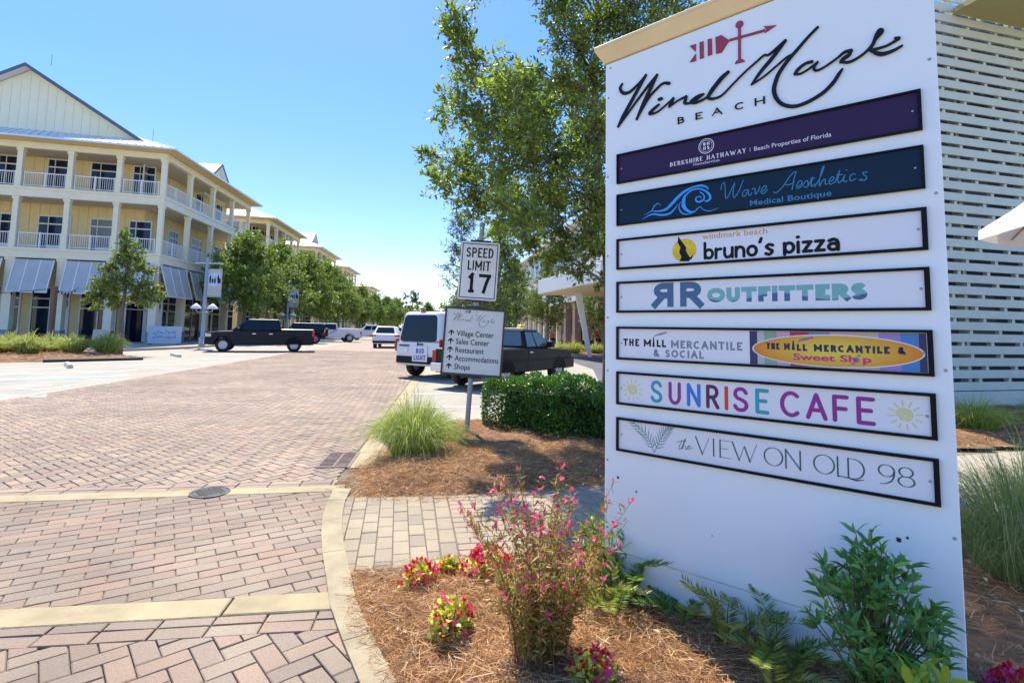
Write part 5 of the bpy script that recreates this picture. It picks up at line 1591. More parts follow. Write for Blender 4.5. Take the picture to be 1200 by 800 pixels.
def vehicle(name, label, cat, loc, rz, top, zb, wheels, R, W_, body_m, cab=None, group=None, rim_m=None, wins=(), ws=True, rw=True, wh=(.13, .9), tail=None, head=None, tr=.26, glass=None, bump_m=None, nseg=10, hw_top=None, plate=True, mirror=True, cab_bevel=.07, doors=(), rwin=(.08, .92)):
    root = thing(name, label, cat, (0, 0, 0), 0, group)
    glass = glass or m_dkgl
    x0, x1 = top[0][0], top[-1][0]
    prof = list(top)                                   # rear bottom ... along the top ... to front bottom
    under = [(x1, zb)]
    for wx in sorted(wheels, reverse=True):
        Ra = R * 1.2
        a0 = math.degrees(math.asin(max(-1, min(1, (zb - R) / Ra))))
        under += [(wx + Ra * math.cos(rad(a)), R + Ra * math.sin(rad(a))) for a in [a0 + (180 - 2 * a0) * i / nseg for i in range(nseg + 1)]]
    under.append((x0, zb))
    loop = prof + [p for p in under if True]
    clean = []
    for p in loop:
        if not clean or (abs(p[0] - clean[-1][0]) + abs(p[1] - clean[-1][1])) > 1e-4:
            clean.append(p)
    if abs(clean[0][0] - clean[-1][0]) + abs(clean[0][1] - clean[-1][1]) < 1e-4:
        clean.pop()
    # loop runs clockwise seen from -y; inset inwards
    ar = sum(clean[i][0] * clean[(i + 1) % len(clean)][1] - clean[(i + 1) % len(clean)][0] * clean[i][1] for i in range(len(clean)))
    lp = clean if ar > 0 else clean[::-1]
    ins = inset_loop(lp, .035)
    hw = W_ / 2
    bm = bmesh.new()
    rings = []
    for y, q in ((-hw, ins), (-hw + .05, lp), (hw - .05, lp), (hw, ins)):
        rings.append([bm.verts.new((x, y, z)) for x, z in q])
    for a, c in zip(rings[:-1], rings[1:]):
        for i in range(len(lp)):
            bm.faces.new([a[i], a[(i + 1) % len(lp)], c[(i + 1) % len(lp)], c[i]])
    f1 = bm.faces.new(rings[0])
    f2 = bm.faces.new(rings[-1][::-1])
    bmesh.ops.triangulate(bm, faces=[f1, f2], quad_method='BEAUTY', ngon_method='EAR_CLIP')
    bmesh.ops.recalc_face_normals(bm, faces=bm.faces)
    me = bpy.data.meshes.new('body')
    bm.to_mesh(me)
    bm.free()
    me.materials.append(body_m)
    body = bpy.data.objects.new('body', me)
    COL.objects.link(body)
    body.parent = root
    MB().box(x0 + .15, x1 - .15, -hw + .12, hw - .12, zb - .02, R * 1.5).build('underbody', m_under, root)
    if cab:
        (xa, xb, zc), (xc, xd, zr) = cab                # rear/front at the belt, rear/front at the roof
        hb, ht = hw - .03, (hw_top or hw - .2)
        Bq = [(xa, -hb, zc), (xb, -hb, zc), (xb, hb, zc), (xa, hb, zc)]
        Tq = [(xc, -ht, zr), (xd, -ht, zr), (xd, ht, zr), (xc, ht, zr)]
        MB().hexa(Bq, Tq).build('cab', body_m, root, bevel=cab_bevel, seg=4)
        def on(face, u, v, o=.006):
            # point on a side of the cab frustum, u along, v up
            if face in (-1, 1):
                xl, xh = xa + (xc - xa) * v, xb + (xd - xb) * v
                y = (hb + (ht - hb) * v) * face
                return Vector((xl + (xh - xl) * u, y + face * o, zc + (zr - zc) * v + .02 * o))
            x = (xb + (xd - xb) * v + o) if face == 2 else (xa + (xc - xa) * v - o)
            yy = hb + (ht - hb) * v
            return Vector((x, -yy + 2 * yy * u, zc + (zr - zc) * v))
        for s in (-1, 1):
            for (ua, ub) in wins:
                la, lb = ua, ub
                q = [on(s, la[0] if isinstance(la, tuple) else la, wh[0]), on(s, lb[0] if isinstance(lb, tuple) else lb, wh[0]), on(s, lb[1] if isinstance(lb, tuple) else lb, wh[1]), on(s, la[1] if isinstance(la, tuple) else la, wh[1])]
                q2 = [p + Vector((0, -s * .012, 0)) for p in q]
                MB().hexa(q2, q).build('side_window', glass, root)
        if ws:
            q = [on(2, .07, .06), on(2, .93, .06), on(2, .91, .93), on(2, .09, .93)]
            MB().hexa([p - Vector((.012, 0, 0)) for p in q], q).build('windscreen', glass, root)
        if rw:
            v0 = .12 if rw is True else rw
            q = [on(3, rwin[0], v0), on(3, rwin[1], v0), on(3, rwin[1] - .02, .88), on(3, rwin[0] + .02, .88)]
            cu, du, cv, dv = (rwin[0] + rwin[1]) / 2, (rwin[1] - rwin[0]) / 2, (v0 + .88) / 2, (.88 - v0) / 2
            q = [on(3, cu + du * a_, cv + dv * b_) for a_, b_ in [(1 - .16 + x_ if sx_ > 0 else -1 + .16 + x_, y_) for sx_, x_, y_ in
                 [(s_, .16 * math.cos(rad(t_)), (1 if u_ > 0 else -1) * (1 - .24) + .24 * math.sin(rad(t_))) for s_, u_, t0_ in ((1, 1, 0), (-1, 1, 90), (-1, -1, 180), (1, -1, 270)) for t_ in (t0_, t0_ + 30, t0_ + 60, t0_ + 90)]]]
            MB().hexa([p + Vector((.012, 0, 0)) for p in q], q).build('rear_window', glass, root)
    for wx in wheels:
        for s in (-1, 1):
            y = s * (hw - .12)
            w = MB().lathe([(R * .6, -.11), (R * .93, -.115), (R, -.07), (R, .07), (R * .93, .115), (R * .6, .11)], (wx, y, R), 22, 'Y', cap=False).build('wheel', m_tyre, root, smooth=True)
            r = MB().lathe([(.0001, s * .085), (R * .16, s * .085), (R * .18, s * .07), (R * .56, s * .06), (R * .62, s * .105), (R * .64, s * .02)], (wx, y, R), 20, 'Y')
            for k in range(5):
                a = 2 * PI * k / 5 + .3
                d = Vector((math.cos(a), 0, math.sin(a)))
                t = Vector((-math.sin(a), 0, math.cos(a))) * R * .1
                c = Vector((wx, y + s * .095, R))
                p, q = c + d * R * .12, c + d * R * .6
                r.hexa([p - t, p + t, q + t * .8, q - t * .8], [v + Vector((0, s * .012, 0)) for v in (p - t, p + t, q + t * .8, q - t * .8)])
            rm = rim_m if (rim_m and wx == min(wheels)) else m_rim
            r.build('rim', rm, w)
            MB().lathe([(R * .25, 0), (R * .55, 0)], (wx, y + s * .055, R), 18, 'Y').build('brake_disc', m_galv, w)
    for s in (-1, 1):
        if tail:
            (xa_, za, zb_, ww) = tail
            MB().box(xa_ - .02, xa_ + .12, s * (hw - .015) - ww / 2, s * (hw - .015) + ww / 2, za, zb_).build('tail_light', m_tail, root, bevel=.012)
        if head:
            (xa_, za, zb_, ww) = head
            MB().box(xa_ - .3, xa_ + .015, s * (hw - ww / 2) - ww / 2, s * (hw - ww / 2) + ww / 2 + s * .006, za, zb_).build('headlight', m_lamp, root, bevel=.03)
        if mirror and cab:
            xm = cab[0][1] - .28 + (cab[1][1] - cab[0][1]) * .2
            MB().box(xm - .06, xm + .1, s * hw - .02 if s > 0 else s * hw - .2, s * hw + .2 if s > 0 else s * hw + .02, cab[0][2] + .02, cab[0][2] + .2).build('mirror', bump_m or body_m, root, bevel=.03)
    for (da, db_, dz0, dz1) in doors:
        for s in (-1, 1):
            MB().box(da, db_, s * (hw + .001) - .006, s * (hw + .001) + .006, dz0, dz1).build('door', body_m, root, bevel=.005)
    bmz = bump_m or m_plast
    MB().box(x0 - .07, x0 + .12, -hw + .04, hw - .04, zb + .06, zb + tr).build('rear_bumper', bmz, root, bevel=.03)
    MB().box(x1 - .12, x1 + .06, -hw + .05, hw - .05, zb + .02, zb + .25).build('front_bumper', bmz, root, bevel=.03)
    if plate:
        MB().box(x0 - .085, x0 - .072, -.16, .16, zb + tr + .06, zb + tr + .21).build('number_plate', m_plate, root)
    root.location = loc
    root.rotation_euler = (0, 0, rz)
    return root
import bmesh

def heading(tail, nose):
    return math.atan2(nose[1] - tail[1], nose[0] - tail[0])

# dark crew-cab pickup on the left, nose towards the shops
def crew_cab_top():
    return [(-2.95, .55), (-2.97, .75), (-2.95, 1.30), (-2.9, 1.36), (-1.1, 1.36), (-1.08, 1.22), (1.35, 1.24), (2.2, 1.20), (2.75, 1.13), (2.88, 1.02), (2.92, .6), (2.86, .42)]
pt, pn_ = (-12.3, 33.3), (-17.9, 31.2)
mid = ((pt[0] + pn_[0]) / 2, (pt[1] + pn_[1]) / 2)
m_navyp = paint('navy_black_paint', (.005, .007, .017))
tk = vehicle('pickup_truck', 'large navy black crew cab pickup parked side on by the shops', 'pickup truck', (mid[0], mid[1], 0), heading(pt, pn_), crew_cab_top(), .42, (-1.85, 1.95), .40, 1.98, m_navyp,
    cab=((-1.12, 1.6, 1.22), (-.95, .70, 1.92)), wins=[((.05, .06), (.40, .44)), ((.44, .48), (.80, .97))], tail=(-2.96, .92, 1.25, .16), head=(2.86, .86, 1.06, .5), rw=True, bump_m=None, doors=[(.32, 1.32, .55, 1.19), (-.62, .30, .62, 1.19), (-2.9, -2.4, .8, 1.28)])
for x in (.35, -.55):
    for s in (-1, 1):
        MB().box(x - .1, x + .1, s * .99 - .012, s * .99 + .012, 1.04, 1.08).build('door_handle', m_chrome, tk)
MB().box(2.86, 2.95, -.55, .55, .78, 1.06).build('grille', m_chrome, tk, bevel=.02)
MB().box(2.72, 2.96, -.93, .93, .46, .68).build('chrome_bumper', m_chrome, tk, bevel=.04)
MB().hexa([(-.9, -1.0, .42), (.9, -1.0, .42), (.9, -.92, .42), (-.9, -.92, .42)], [(-.9, -1.0, .48), (.9, -1.0, .48), (.9, -.92, .48), (-.9, -.92, .48)]).build('side_step', m_chrome, tk)
MB().box(-2.9, -1.14, -.82, .82, 1.30, 1.363).build('bed_cover', m_under, tk)

# boxy dark off-roader with pink rear wheels behind it
boxy = [(-2.2, .5), (-2.22, 1.12), (-2.15, 1.16), (1.0, 1.16), (1.9, 1.10), (2.05, 1.0), (2.1, .55)]
jt, jn = (-17.1, 48.9), (-21.3, 47.4)
jp = vehicle('off_roader', 'boxy dark grey off-roader with pink rear wheels, parked behind the navy pickup', 'off-road car', ((jt[0] + jn[0]) / 2, (jt[1] + jn[1]) / 2, 0), heading(jt, jn), boxy, .48, (-1.4, 1.35), .42, 1.85, paint('dark_grey_paint', (.008, .011, .017)),
    cab=((-2.15, .95, 1.16), (-2.05, .5, 1.86)), wins=[((.04, .04), (.32, .32)), ((.36, .36), (.64, .66)), ((.68, .70), (.93, .95))], tail=(-2.21, .85, 1.1, .16), head=(2.06, .8, 1.0, .35), rim_m=m_pinkrim)
MB().lathe([(.22, -.12), (.36, -.13), (.40, -.06), (.40, .06), (.36, .13), (.0001, .13)], (-2.35, 0, 1.05), 20, 'X').build('spare_wheel', m_tyre, jp)

# white service truck with a boxy utility body
m_whitep = paint('white_paint', (.72, .73, .74))
ut_top = [(-2.9, .55), (-2.92, 1.0), (-2.9, 1.42), (-.6, 1.42), (-.58, 1.18), (1.3, 1.18), (2.3, 1.1), (2.55, 1.0), (2.6, .5)]
utt, utn = (-15.9, 56.3), (-21.3, 53.0)
uv = vehicle('utility_truck', 'white service truck with boxy tool lockers, parked beyond the boxy dark off-roader', 'truck', ((utt[0] + utn[0]) / 2, (utt[1] + utn[1]) / 2, 0), heading(utt, utn), ut_top, .45, (-1.75, 1.75), .42, 2.0, m_whitep,
    cab=((-.55, 1.5, 1.18), (-.5, .75, 1.9)), wins=[((.1, .1), (.84, .95))], tail=(-2.92, .8, 1.1, .16), head=(2.55, .85, 1.05, .4))
for x in (-2.6, -1.1):
    for s in (-1, 1):
        MB().box(x - .28, x + .38, s * 1.005 - .01, s * 1.005 + .01, .92, 1.36).build('locker_door', m_whitep, uv, bevel=.008)
        MB().box(x, x + .1, s * 1.02 - .01, s * 1.02 + .01, 1.1, 1.14).build('locker_handle', m_plast, uv)
b = MB()
for x in (-2.7, -.7, .6):
    for s in (-1, 1):
        b.tube([(x, s * .85, 1.4 if x < 0 else 1.88), (x, s * .85, 2.08)], .03, 6)
for s in (-1, 1):
    b.tube([(-2.85, s * .85, 2.08), (1.0, s * .85, 2.08)], .03, 6)
b.build('ladder_rack', m_under, uv)
pk_top = [(-2.75, .55), (-2.77, 1.28), (-.95, 1.30), (-.93, 1.16), (1.3, 1.16), (2.4, 1.08), (2.62, .98), (2.65, .5)]
def pickup_white(name, label, t_, n_, group=None):
    return vehicle(name, label, 'pickup truck', ((t_[0] + n_[0]) / 2, (t_[1] + n_[1]) / 2, 0), heading(t_, n_), pk_top, .42, (-1.7, 1.75), .39, 1.9, m_whitep, cab=((-.95, 1.5, 1.16), (-.75, .7, 1.84)), wins=[((.06, .06), (.42, .45)), ((.46, .49), (.82, .96))], tail=(-2.77, .8, 1.15, .16), head=(2.6, .8, 1.02, .4))
pickup_white('white_pickup', 'white pickup parked just past the white service truck', (-14.9, 67.2), (-20.0, 65.6))
hatch = [(-2.25, .5), (-2.3, .75), (-2.22, 1.05), (-2.1, 1.12), (1.2, 1.06), (2.0, .92), (2.25, .75), (2.27, .45)]
s1 = vehicle('white_suv', 'white crossover seen from behind on the brick road, left of the delivery van', 'car', (-9.85, 42.6, 0), rad(96.8), hatch, .34, (-1.4, 1.45), .35, 1.86, m_whitep,
    cab=((-2.18, 1.3, 1.06), (-1.55, .35, 1.66)), wins=[((.04, .08), (.3, .28)), ((.33, .31), (.58, .60)), ((.61, .63), (.86, .96))], tail=(-2.24, .86, 1.0, .5), head=(2.2, .65, .85, .4), tr=.22, hw_top=.68)
far = [('parked_car', 'white car parked far down the left side beyond the white pickup', (-18.0, 79.0), rad(200), m_whitep),
       ('parked_car', 'silver car parked at the far end of the left side bays', (-20.4, 94.0), rad(205), paint('silver_paint', (.45, .46, .48))),
       ('parked_car', 'small pale car standing near the vanishing end of the street', (-16.5, 108.0), rad(98), paint('pale_paint', (.6, .6, .6)))]
for nm, lb, (x, y), rz, mp in far:
    vehicle(nm, lb, 'car', (x, y, 0), rz, hatch, .34, (-1.4, 1.45), .35, 1.86, mp, cab=((-2.18, 1.3, 1.06), (-1.55, .35, 1.64)), wins=[((.06, .1), (.45, .45)), ((.5, .5), (.84, .96))], tail=(-2.24, .86, 1.0, .5), head=(2.2, .65, .85, .4), hw_top=.68, group='cars parked far down the street')

# white van seen from behind, nose to the right
m_vanp = paint('van_white', (.74, .75, .77))
van_top = [(-2.2, .5), (-2.25, .8), (-2.24, 1.12), (1.35, 1.12), (2.05, .98), (2.25, .75), (2.25, .42)]
vt, vn = (-2.9, 16.5), (-.09, 20.5)
vang = heading(vt, vn)
vn2 = (vt[0] + 4.5 * math.cos(vang), vt[1] + 4.5 * math.sin(vang))
va = vehicle('delivery_van', 'white delivery van with a blue lettered sticker, seen from behind beside the direction board', 'van', ((vt[0] + vn2[0]) / 2, (vt[1] + vn2[1]) / 2, 0), vang, van_top, .40, (-1.45, 1.5), .36, 1.92, m_vanp,
    cab=((-2.24, 1.55, 1.12), (-2.10, .70, 2.08)), wins=[((.62, .64), (.86, .95))], tail=(-2.25, .82, 1.22, .05), head=(2.2, .7, .9, .4), hw_top=.78, tr=.28, wh=(.18, .88), rw=.03, rwin=(.07, .93), plate=False, cab_bevel=.14, doors=[(-.9, .3, .5, 1.08), (.35, 1.25, .5, 1.08)])
MB().box(-2.268, -2.252, -.02, .0, .75, 1.12).build('door_seam', m_plast, va)
MB().box(-2.275, -2.25, .35, .78, .99, 1.03).build('number_plate_hood', m_plast, va)
MB().box(-2.275, -2.25, .40, .72, .80, .96).build('number_plate', m_plate, va)
MB().box(-2.29, -2.25, -.24, -.06, 1.04, 1.08).build('door_handle', m_plast, va)
MB().box(-2.05, -1.95, -.1, .1, 2.06, 2.11).build('brake_light', m_tail, va)
stk = MB().box(-2.276, -2.26, -.45, .19, .53, 1.0).build('sticker', m_plate, va, bevel=.004)
Mst = Matrix(((0, 1, 0, -2.277), (-1, 0, 0, 0), (0, 0, 1, 0), (0, 0, 0, 1)))     # lettering faces the rear
b = MB(Mst)
string(b, 'BUD', -.03, .32, .78, .935, .034, 0, .001, gap=.12)
string(b, 'LIGHT', -.12, .39, .575, .73, .034, 0, .001, gap=.1)
b.build('lettering', mat('sticker_blue', (.015, .06, .42), .4), stk)

# old dark pickup, right side to us
op_top = [(-2.35, .52), (-2.38, .7), (-2.36, 1.02), (-2.3, 1.05), (-.40, 1.05), (.95, 1.04), (1.95, .98), (2.3, .92), (2.4, .75), (2.38, .45)]
ot, on_ = (-1.36, 13.75), (1.36, 17.65)
oang = heading(ot, on_)
on2 = (ot[0] + 4.75 * math.cos(oang), ot[1] + 4.75 * math.sin(oang))
m_oldp = paint('old_black_paint', (.012, .012, .012), .4, .05)
op = vehicle('old_pickup', 'old dark pickup with a single cab and chrome step bumper, parked behind the hedge', 'pickup truck', ((ot[0] + on2[0]) / 2, (ot[1] + on2[1]) / 2, 0), oang, op_top, .40, (-1.38, 1.42), .34, 1.66, m_oldp,
    cab=((-.42, 1.15, 1.045), (-.30, .42, 1.58)), wins=[((.06, .06), (.36, .44)), ((.42, .5), (.86, .97))], tail=(-2.38, .68, .98, .14), head=(2.34, .68, .86, .36), glass=m_pglass, rw=True, plate=False, wh=(.10, .84), doors=[(-.33, .88, .5, 1.01)])
MB().box(-2.56, -2.40, -.8, .8, .44, .66).build('chrome_bumper', m_chrome, op, bevel=.03)
MB().box(-2.575, -2.562, -.16, .16, .5, .64).build('number_plate', mat('plate_blue', (.08, .22, .5), .4), op)
for s in (-1, 1):
    MB().box(-2.3, 2.3, s * .832 - .006, s * .832 + .006, .70, .735).build('side_trim', m_plast, op)
    MB().box(-.25, -.1, s * .835 - .012, s * .835 + .012, .92, .95).build('door_handle', m_chrome, op)
MB().box(-.43, -.36, -.74, .74, 1.56, 1.61).build('roof_trim', m_galv, op, bevel=.02)
MB().box(-2.2, -.5, -.68, .68, 1.0, 1.052).build('bed_floor', m_under, op)
yh = thing('hard_hat', 'yellow hard hat shaped object resting on the roof of the old dark pickup', 'hat', (.30, 15.8, 1.585))
MB().lathe([(.17, 0), (.175, .012), (.14, .02), (.13, .07), (.09, .12), (.0001, .14)], n=18).build('shell', mat('hat_yellow', (.75, .52, .02), .35), yh, smooth=True)
MB().box(-.012, .012, -.12, .12, .09, .15).build('ridge', mat('hat_yellow', (.7, .5, .02)), yh, bevel=.01)

# ------------------------------------------------------------------ street furniture
m_lpole = mat('lamp_pole_blue_grey', (.28, .36, .45), .5)
m_lshade = mat('lamp_shade_white', (.82, .82, .82), .4)
lp = thing('street_lamp', 'blue grey lamp post with family banner, behind the nose of the navy pickup', 'street lamp', (-20.25, 34.9, 0.13), rad(5))
MB().tube([(0, 0, 0), (0, 0, 5.85)], [.12, .085], 12).lathe([(.2, 0), (.2, .5), (.13, .62), (.0001, .63)], n=14).build('pole', m_lpole, lp)
MB().tube([(-.75, 0, 5.45), (1.05, 0, 5.45)], .04, 8).build('arm', m_lpole, lp)
MB().tube([(0, 0, 3.25), (1.0, 0, 3.25)], .025, 8).build('arm', m_lpole, lp)
for s in (-1, 1):
    MB().tube([(0, 0, 2.25), (s * .25, 0, 2.2), (s * .5, 0, 2.3), (s * .52, 0, 2.45)], .03, 8).build('bracket', m_lpole, lp)
    MB().lathe([(.33, 2.45), (.33, 2.5), (.2, 2.66), (.06, 2.78), (.0001, 2.8)], (s * .52, 0, 0), 18).build('lamp_shade', m_lshade, lp, smooth=True)
bn = MB().box(.12, 1.0, -.012, .012, 3.3, 5.1).build('banner', mat('banner_beige', (.52, .50, .44), .8), lp)
MB().box(.16, .96, -.02, -.0125, 3.95, 4.85).build('picture', mat('banner_sky', (.50, .60, .74), .7, var=.2, vscale=3), bn)
b = MB()
for x, h in ((.27, .52), (.42, .34), (.57, .36), (.78, .56), (.88, .34)):
    b.poly2([(x - .045, 4.15), (x - .06, 4.15 + h * .7), (x - .03, 4.15 + h * .78), (x - .03, 4.15 + h), (x + .03, 4.15 + h), (x + .03, 4.15 + h * .78), (x + .06, 4.15 + h * .7), (x + .045, 4.15)], -.0205, .002)
b.build('family_silhouettes', m_blk, bn)
lp2 = dup(lp, (-22.2, 52.5, .13), rad(5), 'blue grey lamp post farther along, its white shades showing above the boxy off-roader', None)

sb = thing('sandwich_board', 'grey menu board standing just left of the young tree trunk', 'sandwich board', (-22.0, 28.6, .06), rad(12))
MB().hexa([(-.4, -.25, 0), (.4, -.25, 0), (.4, -.21, 0), (-.4, -.21, 0)], [(-.4, -.02, 1.12), (.4, -.02, 1.12), (.4, .02, 1.12), (-.4, .02, 1.12)]).build('front_panel', mat('menu_grey', (.38, .42, .42), .7, var=.25, vscale=5), sb)
MB().hexa([(-.4, .25, 0), (.4, .25, 0), (.4, .29, 0), (-.4, .29, 0)], [(-.4, .03, 1.12), (.4, .03, 1.12), (.4, .07, 1.12), (-.4, .07, 1.12)]).build('back_panel', m_plast, sb)
wb = thing('notice_board', 'wide pale board with blue scribbled lettering standing against the corner column', 'notice board', (-23.9, 36.7, .13), rad(10))
pnl = MB().box(-1.05, 1.05, -.03, .03, .05, 1.25).build('panel', mat('notice_white', (.50, .57, .60), .6, var=.06), wb)
MB().box(-.95, -.87, -.25, .25, 0, .05).box(.87, .95, -.25, .25, 0, .05).build('feet', m_plast, wb)
b = MB()
rs = random.Random(4)
for r_ in range(2):
    pts = [(-.75 + i * .055, .82 - .32 * r_ + rs.uniform(-.12, .12)) for i in range(28)]
    b.ribbon(pts, .035, -.0305 - .001 * r_, .002, k=4)
b.build('scribbled_lettering', mat('scribble_blue', (.07, .12, .55), .6), pnl)
lpst = thing('light_post', 'brown timber post holding up the string lights in front of the shops', 'post', (-28.2, 32.6, .12))
MB().box(-.11, .11, -.11, .11, 0, 3.6).build('post', mat('post_timber', (.20, .11, .06), .8), lpst)
wires = [((-28.2, 32.6, 3.6), (-36, 29.6, 3.3)), ((-28.2, 32.6, 3.55), (-31.0, 38.0, 4.2))]
b = MB()
for a, c in wires:
    a, c = Vector(a), Vector(c)
    b.tube([a.lerp(c, t / 8) + Vector((0, 0, -.35 * math.sin(t / 8 * PI))) for t in range(9)], .018, 5)
    for t in range(1, 8):
        q = a.lerp(c, t / 8) + Vector((0, 0, -.35 * math.sin(t / 8 * PI)))
        b.lathe([(.0001, -.16), (.05, -.12), (.03, -.03), (.0001, 0)], q, 8)
tag(b.build('string_lights', m_plast), 'string lights slung from the brown timber post', 'string lights')

def wheel_stop(loc, rz, label):
    b = MB()
    b.hexa([(-.9, -.09, 0), (.9, -.09, 0), (.9, .09, 0), (-.9, .09, 0)], [(-.86, -.055, .12), (.86, -.055, .12), (.86, .055, .12), (-.86, .055, .12)])
    o = b.build('wheel_stop', mat('stop_concrete', (.52, .48, .40), .85, var=.15, vscale=4), None, bevel=.015)
    o.location = loc
    o.rotation_euler = (0, 0, rz)
    return tag(o, label, 'wheel stop', 'wheel stops in the accessible bays')
wheel_stop((-15.5, 18.75, 0), rad(-47), 'concrete wheel stop lying in front of the young tree island')
wheel_stop((-16.2, 25.8, 0), rad(-47), 'concrete wheel stop nearer the navy pickup')

# manhole lid and drain grate
mh = thing('manhole_cover', 'round dark iron lid set in the far concrete ribbon of the crossing', 'manhole cover', (-2.76, 5.045, .0045))
m_iron = mat('cast_iron', (.055, .055, .058), .55, var=.3, vscale=12, metal=.4)
MB().lathe([(.17, 0), (.17, .006), (.150, .008), (.148, .004), (.14, .004), (.139, .008), (.0001, .009)], n=32).build('lid', m_iron, mh)
b = MB()
for i in range(-4, 5):
    for j in range(-4, 5):
        if i * i + j * j < 18:
            b.box(i * .028 - .008, i * .028 + .008, j * .028 - .008, j * .028 + .008, .0085, .0125)
b.build('studs', m_iron, mh)
dg_ = thing('drain_grate', 'rusty slotted drain grate at the edge of the brick road beside the mulch', 'drain grate', (-1.99, 6.35, 0), rad(7))
m_rust = mat('rusty_iron', (.17, .115, .095), .75, var=.35, vscale=10)
b = MB()
b.box(-.19, .19, -.36, -.325, -.02, .010).box(-.19, .19, .325, .36, -.02, .010).box(-.19, -.155, -.325, .325, -.02, .010).box(.155, .19, -.325, .325, -.02, .010)
b.build('frame', m_rust, dg_)
b = MB()
for i in range(11):
    y = -.29 + i * .058
    b.box(-.155, .155, y - .012, y + .012, -.03, .007)
b.box(-.012, .012, -.325, .325, -.03, .0065)
b.build('bars', m_rust, dg_)
MB().box(-.155, .155, -.325, .325, -.0125, -.012).build('pit', m_under, dg_)

# ------------------------------------------------------------------ people
def person(label, loc, rz, shirt, trousers, hair, pose='stand', scale=1.0):
    root = thing('person', label, 'person', loc, rz)
    lean = .18 if pose == 'walk' else .38
    hip = Vector((0, 0, .90))
    chest = Vector((0, lean * .55, 1.28))
    neck = Vector((0, lean * .75, 1.46))
    head = Vector((0, lean * 1.0 + .04, 1.60))
    J = {'hip': (hip, .125), 'waist': (hip.lerp(chest, .45), .12), 'chest': (chest, .15), 'neck': (neck, .06), 'head': (head, .10), 'crown': (head + Vector((0, .02, .12)), .085)}
    Ed = [('hip', 'waist'), ('waist', 'chest'), ('chest', 'neck'), ('neck', 'head'), ('head', 'crown')]
    for s, n in ((-1, 'l'), (1, 'r')):
        st_ = .16 * s if pose == 'walk' else .04 * s
        J['hip' + n] = (hip + Vector((s * .09, 0, -.04)), .09)
        J['knee' + n] = (Vector((s * .10, st_ * .9 + .05, .48)), .062)
        J['ankle' + n] = (Vector((s * .10, st_ * 1.6 - .04, .09)), .042)
        J['toe' + n] = (Vector((s * .12, st_ * 1.6 + .14, .04)), .038)
        J['sho' + n] = (chest + Vector((s * .18, 0, .10)), .065)
        J['elb' + n] = (chest + Vector((s * .26, .05 + (.1 if pose != 'walk' else 0), -.2)), .042)
        J['wri' + n] = (chest + Vector((s * .22, .22, -.38 if pose == 'walk' else -.34)), .03)
        J['han' + n] = (chest + Vector((s * .20, .30, -.44 if pose == 'walk' else -.38)), .034)
        Ed += [('hip', 'hip' + n), ('hip' + n, 'knee' + n), ('knee' + n, 'ankle' + n), ('ankle' + n, 'toe' + n), ('chest', 'sho' + n), ('sho' + n, 'elb' + n), ('elb' + n, 'wri' + n), ('wri' + n, 'han' + n)]
    def skin(name, keys, m, grow=1.0):
        ids = [k for k in J if k in keys]
        me = bpy.data.meshes.new(name)
        me.from_pydata([J[k][0] for k in ids], [(ids.index(a), ids.index(c)) for a, c in Ed if a in ids and c in ids], [])
        me.materials.append(m)
        o = bpy.data.objects.new(name, me)
        COL.objects.link(o)
        o.parent = root
        md = o.modifiers.new('skin', 'SKIN')
        sv = me.skin_vertices[0].data
        for i, k in enumerate(ids):
            sv[i].radius = (J[k][1] * grow * (1.15 if k in ('chest', 'waist', 'hip') else 1), J[k][1] * grow)
            sv[i].use_root = (i == 0)
        sd_ = o.modifiers.new('sub', 'SUBSURF')
        sd_.levels = sd_.render_levels = 2
        return o
    skin('body', set(J), mat('skin', (.42, .24, .16), .6))
    skin('shirt', {'hip', 'waist', 'chest', 'shol', 'shor'}, shirt, 1.13)
    skin('trousers', {'hip', 'hipl', 'hipr', 'kneel', 'kneer', 'anklel', 'ankler'}, trousers, 1.14)
    MB().lathe([(.0001, .115), (.06, .1), (.105, .03), (.108, -.02), (.09, -.08)], head + Vector((0, -.015, .085)), 16).build('hair', hair, root, smooth=True)
    return root
m_hairb = mat('hair_brown', (.06, .035, .02), .6)
person('person in a coral red top and dark trousers, left of the slanted column', (3.0, 38.2, .08), rad(70), mat('shirt_coral', (.58, .13, .085), .8), mat('trousers_dark', (.02, .02, .025), .8), m_hairb, 'walk')
person('person in a bright red shirt bending over a dark cart near the oak trunk', (6.35, 38.6, .1), rad(60), mat('shirt_red', (.62, .03, .04), .8), mat('trousers_dark', (.02, .02, .02)), m_hairb, 'lean')
ct = thing('hand_cart', 'dark wheeled cart being pushed by the person in the red shirt', 'cart', (5.75, 38.85, .1), rad(60))
MB().box(-.3, .3, -.2, .5, .35, .8).build('basket', m_plast, ct, bevel=.03)
MB().tube([(-.25, -.2, .8), (-.25, -.4, 1.02), (.25, -.4, 1.02), (.25, -.2, .8)], .018, 6).build('handle', m_galv, ct)
for x in (-.28, .28):
    for y in (-.1, .4):
        MB().lathe([(.06, -.02), (.12, -.02), (.12, .02), (.06, .02)], (x, y, .12), 14, 'X').build('wheel', m_tyre, ct)
MB().box(-.25, .25, -.12, .42, .12, .345).build('chassis', m_under, ct)

